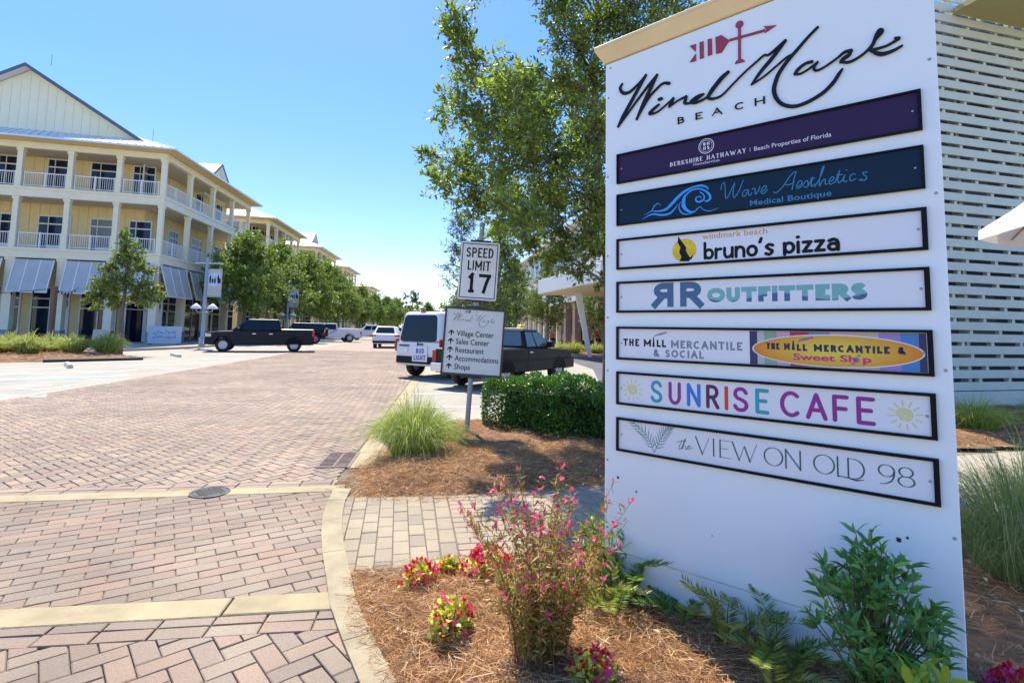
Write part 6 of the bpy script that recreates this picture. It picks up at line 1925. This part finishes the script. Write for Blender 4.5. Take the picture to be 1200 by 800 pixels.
# ------------------------------------------------------------------ trees, hedges and plants
m_bark = mat('bark', (.16, .125, .10), .9, var=.35, vscale=14, bump=.7, bscale=50)
m_barkp = mat('bark_pale', (.30, .25, .20), .9, var=.25, vscale=8, bump=.5, bscale=30)
m_oak = mat('oak_leaf', (.19, .25, .065), .36, island=.5, hue=.025, trans=.5)
m_lf = mat('street_tree_leaf', (.16, .225, .045), .5, island=.45, hue=.025, trans=.35)
m_lf2 = mat('young_tree_leaf', (.16, .215, .05), .5, island=.45, hue=.02, trans=.35)
m_pine = mat('pine_leaf', (.085, .14, .06), .55, island=.4, hue=.02, trans=.2)
m_dist = mat('distant_leaf', (.15, .205, .055), .6, island=.4, hue=.02, trans=.3)
m_hedge = mat('hedge_leaf', (.07, .17, .02), .32, island=.5, hue=.02, trans=.25)
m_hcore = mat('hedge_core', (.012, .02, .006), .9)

def clump_tree(root, trunk, tr, clumps, leaf, dens, lm, bm_, seed, aspect=.42, lr=.016, twigs=True, sq=(1, 1, 1)):
    """tapered trunk and limbs reaching each leaf clump; twigs inside the clumps carry the leaves"""
    rs = np.random.RandomState(seed)
    b = MB()
    tp, tw = catmull(trunk, tr, 4)
    b.tube(tp, tw, 10)
    TP = np.array(tp)
    NODE, NR = TP[len(TP) // 4:].copy(), np.array(tw)[len(TP) // 4:]
    TP = NODE
    clumps = sorted(clumps, key=lambda c: np.min(np.linalg.norm(TP - np.array(c[:3]), axis=1)))
    P, D = [], []
    for (cx, cy, cz, r) in clumps:
        c = np.array([cx, cy, cz])
        dd = NODE - c
        cost = np.linalg.norm(dd, axis=1) + .9 * np.clip(dd[:, 2] + .1, 0, None) + .3 * (NR < lr * .5) + .25 * (np.arange(len(NODE)) >= len(TP))
        k = int(np.argmin(cost))
        a = NODE[k]
        dv = c - a
        mid = a + dv * .5 + np.array([0, 0, .14 * np.linalg.norm(dv)]) * (1 if dv[2] > -.2 else .4) + rs.normal(size=3) * .06 * np.linalg.norm(dv)
        R0 = max(.004, min(NR[k] * .8, lr * (1 + .9 * np.linalg.norm(dv))))
        q, qr = catmull([a, a + (mid - a) * .5 + rs.normal(size=3) * .02, mid, c], [R0, R0 * .8, R0 * .6, R0 * .3], 4)
        b.tube(q, qr, 6)
        NODE = np.concatenate([NODE, np.array(q[2:])])
        NR = np.concatenate([NR, np.array(qr[2:])])
        nt = max(5, int(dens * r * r / 22))
        for _ in range(nt):
            d = rdir(rs, 1, .15)[0]
            e = c + d * r * rs.uniform(.55, 1.15) * np.array(sq)
            s0 = np.array(q[rs.randint(len(q) // 2, len(q))])
            m_ = (s0 + e) / 2 + rs.normal(size=3) * r * .12
            if twigs:
                b.tube([s0, m_, e], [R0 * .22 + .001, R0 * .16 + .001, .0012], 4, cap=False)
            nl = rs.randint(16, 28)
            t = rs.uniform(.25, 1.05, nl) ** .8
            pos = s0 * ((1 - t) ** 2)[:, None] + m_ * (2 * t * (1 - t))[:, None] + e * (t * t)[:, None]
            pos += rs.normal(size=(nl, 3)) * r * .075
            tdir = (e - s0) / (np.linalg.norm(e - s0) + 1e-6)
            P.append(pos)
            D.append(tdir * .7 + rdir(rs, nl, .1))
    P, D = np.concatenate(P), np.concatenate(D)
    b.build('trunk', bm_, root, smooth=True)
    L = leaf * rs.uniform(.6, 1.25, len(P))
    V, Fc = leaves(P, D, L, L * aspect, rs, fold=.18)
    raw('crown', V, Fc, lm, root)
    return root

oak = thing('oak_tree', 'large live oak with open sunlit crown rising behind the white sign', 'tree', (0, 0, 0))
clump_tree(oak, [(1.42, 7.75, 0), (1.42, 7.7, .9), (1.42, 7.6, 1.9), (1.34, 7.5, 2.9), (1.2, 7.4, 3.9), (1.15, 7.4, 5.0), (1.2, 7.5, 6.2)], [.13, .10, .09, .075, .06, .045, .02], OAK, .084, 6000, m_oak, m_bark, 11)
oak.location = (0, 0, 0)

def auto(h, z0, rad_, n, seed, cone=.0):
    rs = random.Random(seed)
    o = []
    for i in range(n):
        t = (i + .5) / n
        z = z0 + (h - z0) * t
        env = rad_ * (math.sin(min(1, .12 + t * (1 - cone * .3)) * PI) ** .6) * (1 - cone * t)
        a = i * 2.4 + rs.uniform(-.5, .5)
        d = env * math.sqrt(rs.uniform(.1, 1)) * .8
        o.append((d * math.cos(a), d * math.sin(a), z + rs.uniform(-.3, .3), rad_ * rs.uniform(.26, .42)))
    return o
def trk(h, lean=.0, r=.14, wob=.12, seed=1):
    rs = random.Random(seed)
    pts = [(0, 0, -.1)] + [(lean * h * t + rs.uniform(-wob, wob) * t, rs.uniform(-wob, wob) * t, h * t) for t in (.2, .42, .62, .85)]
    return pts, [r * 1.25, r, r * .75, r * .5, r * .15]

# young oak on the island
yt = thing('young_tree', 'slender young oak standing in the mulch island in front of the gabled building', 'tree', (-19.3, 26.3, .1))
cl = [(-.2, .1, 5.9, .35), (.1, 0, 5.3, .5), (-.5, .2, 4.8, .5), (.5, -.1, 4.7, .5), (0, .3, 4.3, .6), (-.9, 0, 4.0, .5), (.9, .2, 4.0, .5), (-1.3, .2, 3.3, .55), (-.6, -.4, 3.3, .6), (.2, -.3, 3.4, .6), (.9, 0, 3.2, .6), (1.5, .1, 3.0, .45), (-1.5, -.1, 2.7, .5), (-.8, .3, 2.6, .55), (.5, .4, 2.7, .5), (1.3, -.2, 2.5, .45), (-1.7, .3, 2.2, .3), (-.3, 0, 2.4, .4), (1.9, 0, 2.6, .25)]
tp, tw = [(0, 0, -.1), (.02, 0, .9), (-.02, 0, 1.9), (.05, 0, 3.2), (0, 0, 4.6), (-.1, 0, 5.6)], [.16, .12, .1, .07, .04, .015]
clump_tree(yt, tp, tw, cl, .16, 2100, m_lf2, m_bark, 21, aspect=.45, lr=.02)

tp, tw = trk(7.6, .01, .15, .2, 3)
s_tree = thing('street_tree', 'leafy street tree nearest the gabled building, its crown over the navy pickup', 'tree', (-23.2, 46.0, .1), 0, 'trees along the shop fronts')
clump_tree(s_tree, tp, tw, auto(8.4, 3.2, 4.3, 40, 4), .28, 190, m_lf, m_bark, 31, aspect=.5, lr=.035)
tp, tw = trk(7.6, -.02, .15, .25, 9)
s_tree2 = thing('street_tree', 'second street tree along the shop fronts, left of the boxy off-roader', 'tree', (-24.2, 54.5, .1), 0, 'trees along the shop fronts')
clump_tree(s_tree2, tp, tw, auto(9.0, 3.0, 4.5, 42, 14), .28, 190, m_lf, m_bark, 33, aspect=.5, lr=.035)
for i, (x, y, rz, sc, src, lb) in enumerate([(-24.4, 62.5, 1.3, 1.05, 0, 'third street tree along the shop fronts, behind the white service truck'),
        (-25.0, 71.5, 2.2, 1.02, 1, 'fourth street tree along the shop fronts, above the white pickup'),
        (-26.0, 82.0, 3.9, .92, 0, 'fifth street tree along the shop fronts, its crown lower in the row'),
        (-27.2, 95.0, 5.1, .88, 1, 'sixth street tree along the shop fronts, under the dormer building'),
        (-28.6, 110.0, .6, .9, 0, 'seventh street tree along the shop fronts, towards the dark roof'),
        (-30.2, 128.0, 2.9, .9, 1, 'last street tree along the shop fronts, at the far end')]):
    dup((s_tree, s_tree2)[src], (x, y, .1), rz, lb, None, sc)

# pines and broad trees beyond the right hand bays
tp, tw = trk(8.2, .0, .13, .1, 6)
pn1 = thing('pine_tree', 'blue green pine rising behind the speed limit plate', 'tree', (-3.0, 31.0, 0))
clump_tree(pn1, tp, tw, auto(8.6, 3.0, 1.7, 26, 6, .3), .24, 520, m_pine, m_bark, 41, aspect=.2, lr=.025)
tp, tw = trk(6.4, .02, .11, .15, 8)
bt = thing('broad_tree', 'bushy green tree right of the direction board, beyond the old pickup', 'tree', (-.7, 27.5, 0), 0, 'trees beyond the right hand bays')
clump_tree(bt, tp, tw, auto(6.6, 2.2, 2.2, 28, 8), .19, 560, m_dist, m_barkp, 43, aspect=.5, lr=.03)
for x, y, rz, sc, lb in [(2.7, 40.0, 1.0, .95, 'pale trunked tree in the bed left of the slanted column'), (6.6, 38.2, 2.5, .9, 'pale trunked tree in the bed right of the slanted column'), (-2.0, 42.0, 4.0, 1.15, 'green tree between the pine and the shop building'), (.4, 58.0, 5.2, 1.3, 'tall tree in front of the far end of the brick shop building')]:
    dup(bt, (x, y, 0), rz, lb, 'trees beyond the right hand bays', sc)
fp = thing('pine_tree', 'lone pine with a bare trunk against the sky at the end of the street', 'tree', (-22.9, 122.0, 0))
clump_tree(fp, [(0, 0, -.1), (.1, 0, 3), (0, 0, 6), (.1, 0, 8.6)], [.22, .18, .14, .05], [(0, 0, 9.3, 1.3), (1.3, 0, 8.5, 1.2), (-1.4, .3, 8.7, 1.2), (.3, .5, 7.6, 1.1), (-1.7, 0, 7.3, .9), (1.6, -.3, 7.2, .8), (-.5, 0, 6.5, .7)], .5, 130, m_pine, m_bark, 47, aspect=.35, lr=.03)
for i, (x, y, k, sc, rz, lb) in enumerate([(-36, 165, 0, 1.15, .3, 'leftmost round tree closing the far end of the street'), (-27, 172, 1, 1.0, 1.3, 'round tree in the middle of the far end of the street'), (-18, 168, 0, 1.05, 2.2, 'round tree behind the white crossover at the far end'), (-9, 160, 1, 1.1, 3.1, 'round tree above the delivery van roof'), (-1.5, 120, 0, 1.05, 4.1, 'round tree showing between the pine and the direction board'), (-7.5, 92, 1, .95, 5.0, 'round tree low behind the van and the pine')]):
    dup((s_tree, s_tree2)[k], (x, y, 0), rz, lb, 'round trees at the far end', sc)
# far wood closing the horizon
rs = np.random.RandomState(77)
n = 26000
X = rs.uniform(-330, 330, n)
h = 9 + 3.5 * np.sin(X * .11) + 2.5 * np.sin(X * .37 + 1) + 2 * np.sin(X * .9)
P = np.stack([X, 262 + rs.uniform(-6, 6, n), h * rs.uniform(0, 1, n) ** .7], 1)
V, Fc = leaves(P, rdir(rs, n), rs.uniform(1.2, 2.4, n), rs.uniform(.9, 1.6, n), rs)
kind(raw('far_wood', V, Fc, m_dist), 'stuff')

# clipped hedge
hx, hn = Vector((.773, -.634, 0)), Vector((.634, .773, 0))
H0 = Vector((-.40, 8.25, 0))
hd = thing('hedge', 'dense clipped dark green hedge between the sign post and the oak trunk', 'hedge', tuple(H0))
hl, hw_, hh = 3.4, 1.25, .82
def hp(a, c, z):
    return hx * a + hn * c + Vector((0, 0, z))
b = MB()
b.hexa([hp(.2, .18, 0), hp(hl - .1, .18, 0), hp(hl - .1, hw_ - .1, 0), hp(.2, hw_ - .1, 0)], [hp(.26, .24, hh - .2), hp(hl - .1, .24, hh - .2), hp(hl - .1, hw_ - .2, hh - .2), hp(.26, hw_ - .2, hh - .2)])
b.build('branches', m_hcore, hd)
rs = np.random.RandomState(5)
n = 24000
fc = rs.choice(4, n, p=[.36, .40, .14, .10])
a, c, z = rs.uniform(0, hl, n), rs.uniform(0, hw_, n), rs.uniform(.03, hh, n)
dep = np.abs(rs.normal(0, .07, n))
nrm = np.zeros((n, 3))
c[fc == 0] = dep[fc == 0]; nrm[fc == 0] = (-.634, -.773, .25)
z[fc == 1] = hh - dep[fc == 1]; nrm[fc == 1] = (0, 0, 1)
a[fc == 2] = dep[fc == 2]; nrm[fc == 2] = (-.773, .634, .25)
c[fc == 3] = hw_ - dep[fc == 3]; nrm[fc == 3] = (.634, .773, .2)
lump = .045 * np.sin(a * 5.1 + z * 3) + .04 * np.sin(c * 7 + a * 2.2) + .03 * np.sin(a * 13 + c * 11)
P = np.outer(a, np.array(hx)) + np.outer(c, np.array(hn))
P[:, 2] = z
rr = np.clip(np.minimum(hh - z, .12) / .12, 0, 1)
P += nrm * lump[:, None]
edge = np.minimum(np.minimum(c, a), .3)
P[:, 2] -= np.where(fc == 1, (.3 - edge) ** 2 * 1.1, 0)
topd = np.clip(z - (hh - .22), 0, .22)
P -= nrm * (np.where(fc != 1, topd ** 2 * 2.2, 0))[:, None]
D = rdir(rs, n, .3) + nrm * .8
L = rs.uniform(.03, .06, n)
V, Fc = leaves8(P, D, L, L * .58, rs, fold=.12)
raw('foliage', V, Fc, m_hedge, hd)

# ornamental grasses
def grass(name, label, loc, n, r, hgt, w, m, seed, group=None, spread=.8, droop=.5, cat='ornamental grass'):
    rs = np.random.RandomState(seed)
    root = thing(name, label, cat, loc, 0, group)
    a = rs.uniform(0, 2 * PI, n)
    q = np.sqrt(rs.uniform(0, 1, n))
    base = np.stack([np.cos(a) * q * r * .32, np.sin(a) * q * r * .32, np.zeros(n) - .02], 1)
    out = r * (q * spread + rs.normal(0, .14, n)) * 1.05
    hh_ = hgt * rs.uniform(.55, 1.08, n) * (1 - .28 * q)
    a2 = a + rs.normal(0, .35, n)
    drop = np.clip(q * droop + rs.normal(0, .12, n), 0, .9)
    tip = np.stack([np.cos(a2) * (out + .1 * r), np.sin(a2) * (out + .1 * r), hh_ * (1 - drop)], 1)
    bend = np.stack([base[:, 0] + np.cos(a2) * out * .38, base[:, 1] + np.sin(a2) * out * .38, hh_ * 1.12], 1)
    V, Fc = blades(base, tip, bend, w * rs.uniform(.6, 1.3, n), 5, rs)
    raw('blades', V, Fc, m, root)
    return root
m_gr = island_ramp('grass_bright', [(.28, .40, .04), (.38, .50, .06), (.50, .56, .12), (.20, .30, .04), (.64, .62, .26), (.34, .46, .05)], rough=.5, bump=0, dirt=.1, trans=.35)
m_gr3 = island_ramp('grass_dull', [(.17, .27, .07), (.26, .36, .11), (.34, .42, .15), (.14, .23, .06), (.46, .48, .24)], rough=.5, bump=0, dirt=.1, trans=.3)
m_gr4 = island_ramp('grass_olive', [(.40, .48, .09), (.52, .56, .13), (.28, .37, .07), (.60, .56, .20)], rough=.5, bump=0, dirt=.1, trans=.45)
grass('ornamental_grass', 'bright green fountain grass clump beside the sign post and the drain grate', (-1.13, 6.4, .06), 2300, .72, .84, .0062, m_gr, 51, droop=.75)
grass('ornamental_grass', 'small sparse grass tuft leaning at the foot of the sign post', (-.72, 7.1, .06), 160, .35, .34, .005, m_gr, 52, droop=.6)
grass('ornamental_grass', 'large feathery grass clump right of the white sign', (3.25, 3.35, .04), 2300, .82, 1.02, .0038, m_gr3, 53, droop=.55)
grass('ornamental_grass', 'loose grass clump at the right edge, behind the large feathery one', (4.3, 4.2, .04), 1200, .7, .8, .004, m_gr3, 54, droop=.6)
grass('ornamental_grass', 'low green grass tuft in front of the slatted screen wall', (7.75, 8.95, .06), 900, .75, .62, .009, m_gr, 55, droop=.6)
grass('ornamental_grass', 'grass tuft by the slatted screen wall, farther right', (9.9, 9.6, .06), 900, .75, .62, .009, m_gr, 56, droop=.6)
g0 = grass('ornamental_grass', 'ornamental grass clump in the left mulch island', (-18.9, 25.0, .12), 900, 1.0, 1.15, .03, m_gr4, 57, 'grass clumps in the left mulch island', droop=.55)
for i, (x, y) in enumerate([(-20.0, 24.4), (-21.0, 23.2), (-22.1, 22.2), (-23.2, 21.3), (-21.9, 25.4), (-22.6, 24.0), (-23.6, 23.4), (-24.8, 20.6), (-25.4, 22.4)]):
    dup(g0, (x, y, .12), i * 1.7, None, None, .9 + .05 * (i % 4))
g5 = grass('ornamental_grass', 'olive grass clump in the bed under the entrance canopy', (4.1, 34.6, .1), 700, .9, .95, .03, m_gr4, 58, 'grass clumps under the canopy', droop=.55)
for i, (x, y) in enumerate([(5.6, 34.9), (7.1, 35.3), (3.2, 34.2), (1.6, 38.5)]):
    dup(g5, (x, y, .1), i * 1.3, None, None, .9)

def fronds(name, label, loc, n, ln, m, seed, cat='cycad', el=(.35, 1.25), lw=.009, llen=.075, az=None):
    """arching pinnate fronds"""
    rs = np.random.RandomState(seed)
    root = thing(name, label, cat, loc)
    b = MB()
    P, D, LL = [], [], []
    for i in range(n):
        a = 2 * PI * i / n + rs.normal(0, .25) if az is None else rs.uniform(*az)
        e = rs.uniform(*el)
        L = ln * rs.uniform(.7, 1.15)
        d = np.array([math.cos(a) * math.cos(e), math.sin(a) * math.cos(e), math.sin(e)])
        p0 = np.array([math.cos(a) * .025, math.sin(a) * .025, 0])
        p1 = p0 + d * L * .55
        p2 = p0 + d * L * .8 + np.array([math.cos(a), math.sin(a), -.25]) * L * .3
        q, _ = catmull([p0, (p0 + p1) / 2 + np.array([0, 0, .02 * L]), p1, p2], None, 6)
        b.tube(q, [.004 * (1 - .8 * k / len(q)) for k in range(len(q))], 5)
        for k in range(4, len(q)):
            t = k / len(q)
            tan = np.array(q[k]) - np.array(q[k - 1])
            tan /= np.linalg.norm(tan)
            side = np.cross(tan, [0, 0, 1])
            side /= np.linalg.norm(side) + 1e-6
            upv = np.cross(side, tan)
            for s in (-1, 1):
                for j in (0, .5):
                    P.append(np.array(q[k]) - tan * j * np.linalg.norm(np.array(q[k]) - np.array(q[k - 1])))
                    D.append(side * s * .85 + tan * .55 + upv * .25 + rs.normal(size=3) * .06)
                    LL.append(llen * (1 - abs(t - .5) * .7) * rs.uniform(.85, 1.1))
    b.build('stems', mat('frond_stem', (.10, .12, .03), .6), root, smooth=True)
    V, Fc = leaves(np.array(P), np.array(D), np.array(LL), lw, rs, fold=.1)
    raw('leaflets', V, Fc, m, root)
    return root
m_fr = mat('frond_leaf', (.15, .25, .04), .4, island=.4, hue=.02, trans=.3)
m_fr2 = mat('frond_leaf_olive', (.30, .32, .07), .45, island=.4, hue=.03, trans=.3)
fronds('coontie', 'sunlit coontie with upright fronds at the left foot of the white sign', (.69, 3.10, .07), 15, .40, m_fr, 61, el=(.5, 1.3))
fronds('coontie', 'yellowish leafy frond cluster between the pink flowering plant and the sign', (.53, 2.98, .06), 11, .30, m_fr2, 62)
fronds('coontie', 'thin shaded coontie under the middle of the white sign', (1.04, 2.64, .07), 7, .40, m_fr2, 63, el=(.85, 1.45))
fronds('coontie', 'low coontie with few fronds against the kickboard of the sign', (.88, 2.82, .07), 5, .28, m_fr, 64, el=(.5, 1.0))
fronds('coontie', 'shaded coontie spreading beside the leafy bush', (1.20, 2.46, .07), 8, .36, m_fr, 65, el=(.7, 1.4))
fronds('coontie', 'small yellowish coontie with upright fronds just left of the leafy bush', (1.12, 2.30, .06), 5, .30, m_fr2, 66, el=(.9, 1.4))
fronds('coontie', 'dark coontie at the right foot of the sign', (1.72, 1.98, .05), 12, .34, m_fr, 67, el=(.4, 1.1))

def bush(name, label, loc, n, hgt, r, leaf, lm, seed, aspect=.3, cat='shrub', per=11):
    rs = np.random.RandomState(seed)
    root = thing(name, label, cat, loc)
    b = MB()
    P, D, LL = [], [], []
    for i in range(n):
        a = rs.uniform(0, 2 * PI)
        q = math.sqrt(rs.uniform(0, 1))
        H = hgt * (1 - .45 * q) * rs.uniform(.75, 1.08)
        p0 = np.array([math.cos(a) * .03, math.sin(a) * .03, 0])
        p2 = np.array([math.cos(a) * r * q, math.sin(a) * r * q, H])
        p1 = np.array([math.cos(a) * r * q * .35, math.sin(a) * r * q * .35, H * .55])
        c, _ = catmull([p0, p1, p2], None, 6)
        b.tube(c, [.005 * (1 - .7 * k / len(c)) for k in range(len(c))], 5)
        tan = np.array(c[-1]) - np.array(c[-3])
        tan /= np.linalg.norm(tan)
        for k in range(per):
            t = rs.uniform(.35, 1.0)
            if k < per * .5:
                t = rs.uniform(.9, 1.0)
            j = min(len(c) - 1, int(t * (len(c) - 1) + .5))
            d = rdir(rs, 1)[0]
            d = d - tan * d.dot(tan) * .8 + tan * .75
            P.append(np.array(c[j])); D.append(d); LL.append(leaf * rs.uniform(.6, 1.2))
    b.build('stems', mat('bush_stem', (.11, .10, .04), .7), root, smooth=True)
    V, Fc = leaves8(np.array(P), np.array(D), np.array(LL), np.array(LL) * aspect, rs, fold=.14)
    raw('foliage', V, Fc, lm, root)
    return root
m_bush = mat('bush_leaf', (.13, .29, .07), .4, island=.4, hue=.02, trans=.3)
m_bush_sun = mat('bush_leaf_painted_sun', (.30, .42, .06), .4, island=.25, hue=.02, trans=.35)  # paler leaf colour: sunlight on a leaf cluster put into the paint
bush('leafy_bush', 'leafy green bush with narrow leaves in front of the right part of the white sign', (1.40, 2.13, .04), 85, .78, .24, .072, m_bush, 71, per=14)
bush('sun_patch_sprig', 'yellow green sprig with a sun patch painted into its leaf colour, low in front of the leafy bush', (1.38, 1.82, .05), 5, .62, .07, .10, m_bush_sun, 72, per=7)  # sprig stands in for sunlit leaves where the sign's shadow falls
bush('leafy_bush', 'sunlit low green plant between the pink flowering plant and the upright coontie', (.60, 3.2, .06), 26, .52, .16, .07, m_fr, 73, per=10)

# pink flowering gaura: wands of small blossoms over reddish stems
def flowers(P, size, m, root, name, rs, petals=4):
    Vs, Fs, o = [], [], 0
    n = len(P)
    ax = rdir(rs, n, .5)
    for k in range(petals):
        t = np.cross(ax, np.array([.3, .2, 1.0]))
        t /= np.linalg.norm(t, axis=1, keepdims=True) + 1e-6
        u = np.cross(ax, t)
        a = 2 * PI * k / petals
        D = t * math.cos(a) + u * math.sin(a) + ax * .35
        V, Fc = leaves(P, D, np.full(n, size) * rs.uniform(.7, 1.2, n), np.full(n, size * .75), rs, fold=.1)
        Vs.append(V); Fs.append(Fc + o); o += len(V)
    return kind(raw(name, np.concatenate(Vs), np.concatenate(Fs), m, root), 'stuff')
rs = np.random.RandomState(81)
ga = thing('flowering_plant', 'airy plant with reddish stems and many small pink flowers in front of the sign', 'flowering plant', (.15, 2.50, .06))
b = MB()
FP, LP_, LD = [], [], []
for i in range(120):
    a = rs.uniform(0, 2 * PI)
    q = math.sqrt(rs.uniform(0, 1))
    H = rs.uniform(.22, .86) * (1 - .1 * q)
    out = .42 * q * (H / .7) ** .8
    p0 = np.array([math.cos(a) * .11 * q, math.sin(a) * .11 * q, -.02])
    p2 = np.array([math.cos(a) * out + rs.normal(0, .03), math.sin(a) * out + rs.normal(0, .03), H])
    p1 = (p0 + p2) / 2 + np.array([-math.cos(a) * .05, -math.sin(a) * .05, .05])
    c, _ = catmull([p0, p1, p2], None, 6)
    b.tube(c, [.0016 - .0008 * k / len(c) for k in range(len(c))], 4, cap=False)
    for k in range(2, len(c) - 1):
        for _ in range(6):
            t_ = rs.uniform(0, 1)
            LP_.append(np.array(c[k]) * (1 - t_) + np.array(c[k + 1]) * t_); LD.append(rdir(rs, 1, .5)[0])
    if H > .3:
        for k in range(rs.randint(1, 5)):
            t_ = rs.uniform(.75, 1.0) if k else 1.0
            j = int(t_ * (len(c) - 1))
            FP.append(np.array(c[j]) + rs.normal(size=3) * .006)
b.build('stems', mat('stem_red', (.16, .055, .03), .6), ga, smooth=True)
LL = rs.uniform(.025, .055, len(LP_))
V, Fc = leaves(np.array(LP_), np.array(LD), LL, LL * .2, rs)
raw('foliage', V, Fc, island_ramp('gaura_leaf', [(.32, .30, .06), (.36, .16, .06), (.46, .36, .08), (.26, .30, .05), (.50, .30, .10)], rough=.5, bump=0, dirt=.1, trans=.3), ga)
FP = np.array(FP)
sel = rs.rand(len(FP)) < .55
flowers(FP[sel], .022, mat('petal_pink', (.78, .10, .30), .5, island=.3, trans=.3), ga, 'flowers', rs)
flowers(FP[~sel], .013, mat('bud_red', (.52, .03, .10), .5, island=.3, trans=.2), ga, 'buds', rs)

def begonia(label, loc, r, hgt, seed, nf=34):
    rs = np.random.RandomState(seed)
    root = thing('flower_clump', label, 'flowers', loc, 0, 'low flower clumps in the pine straw')
    n = 170
    nf = int(nf * 1.8)
    d = rdir(rs, n, .6)
    d[:, 2] = np.abs(d[:, 2])
    k = rs.uniform(.4, 1, n) ** .5
    P = d * k[:, None] * np.array([r, r, hgt])
    L = rs.uniform(.026, .046, n)
    V, Fc = leaves8(P, d + rdir(rs, n) * .9, L, L * .8, rs, fold=.1, shape=(.3, .95, .7, .85))
    raw('foliage', V, Fc, m_beg, root)
    d = rdir(rs, nf, .7)
    d[:, 2] = np.abs(d[:, 2])
    P = d * np.array([r, r, hgt]) * rs.uniform(1.0, 1.2, nf)[:, None]
    h = nf // 2
    flowers(P[:h], .030, mat('petal_red', (.55, .012, .03), .45, island=.3, trans=.25), root, 'red_flowers', rs)
    flowers(P[h:], .029, mat('petal_hot_pink', (.68, .05, .22), .45, island=.3, trans=.25), root, 'pink_flowers', rs)
    b = MB()
    for i in range(10):
        a = i * .628
        b.tube([(0, 0, -.03), (math.cos(a) * r * .5, math.sin(a) * r * .5, hgt * .6)], .003, 5)
    b.build('stems', mat('bush_stem', (.1, .1, .04)), root)
    return root
m_beg = mat('begonia_leaf', (.58, .60, .11), .4, island=.35, hue=.025, trans=.35)
begonia('red and pink flower clump with yellow green leaves nearest the kerb', (-.50, 3.22, .05), .105, .13, 91, 26)
begonia('low flower tuft with few blooms just right of the one nearest the kerb', (-.36, 3.36, .06), .06, .09, 92, 9)
begonia('red flower clump left of the tall pink flowering plant', (-.12, 3.32, .07), .13, .15, 93, 46)
begonia('yellow green flower clump with red blooms, closest to the lower left of the mulch', (-.27, 2.74, .07), .10, .15, 94, 14)
begonia('flower clump cut by the bottom edge below the sign', (.37, 2.35, .07), .10, .12, 95, 22)
begonia('magenta flower clump in the lower right corner beyond the sign', (2.03, 2.20, .05), .12, .17, 96, 90)
begonia('small pale flower tuft at the foot of the tall pink flowering plant', (.06, 3.05, .06), .07, .09, 97, 6)
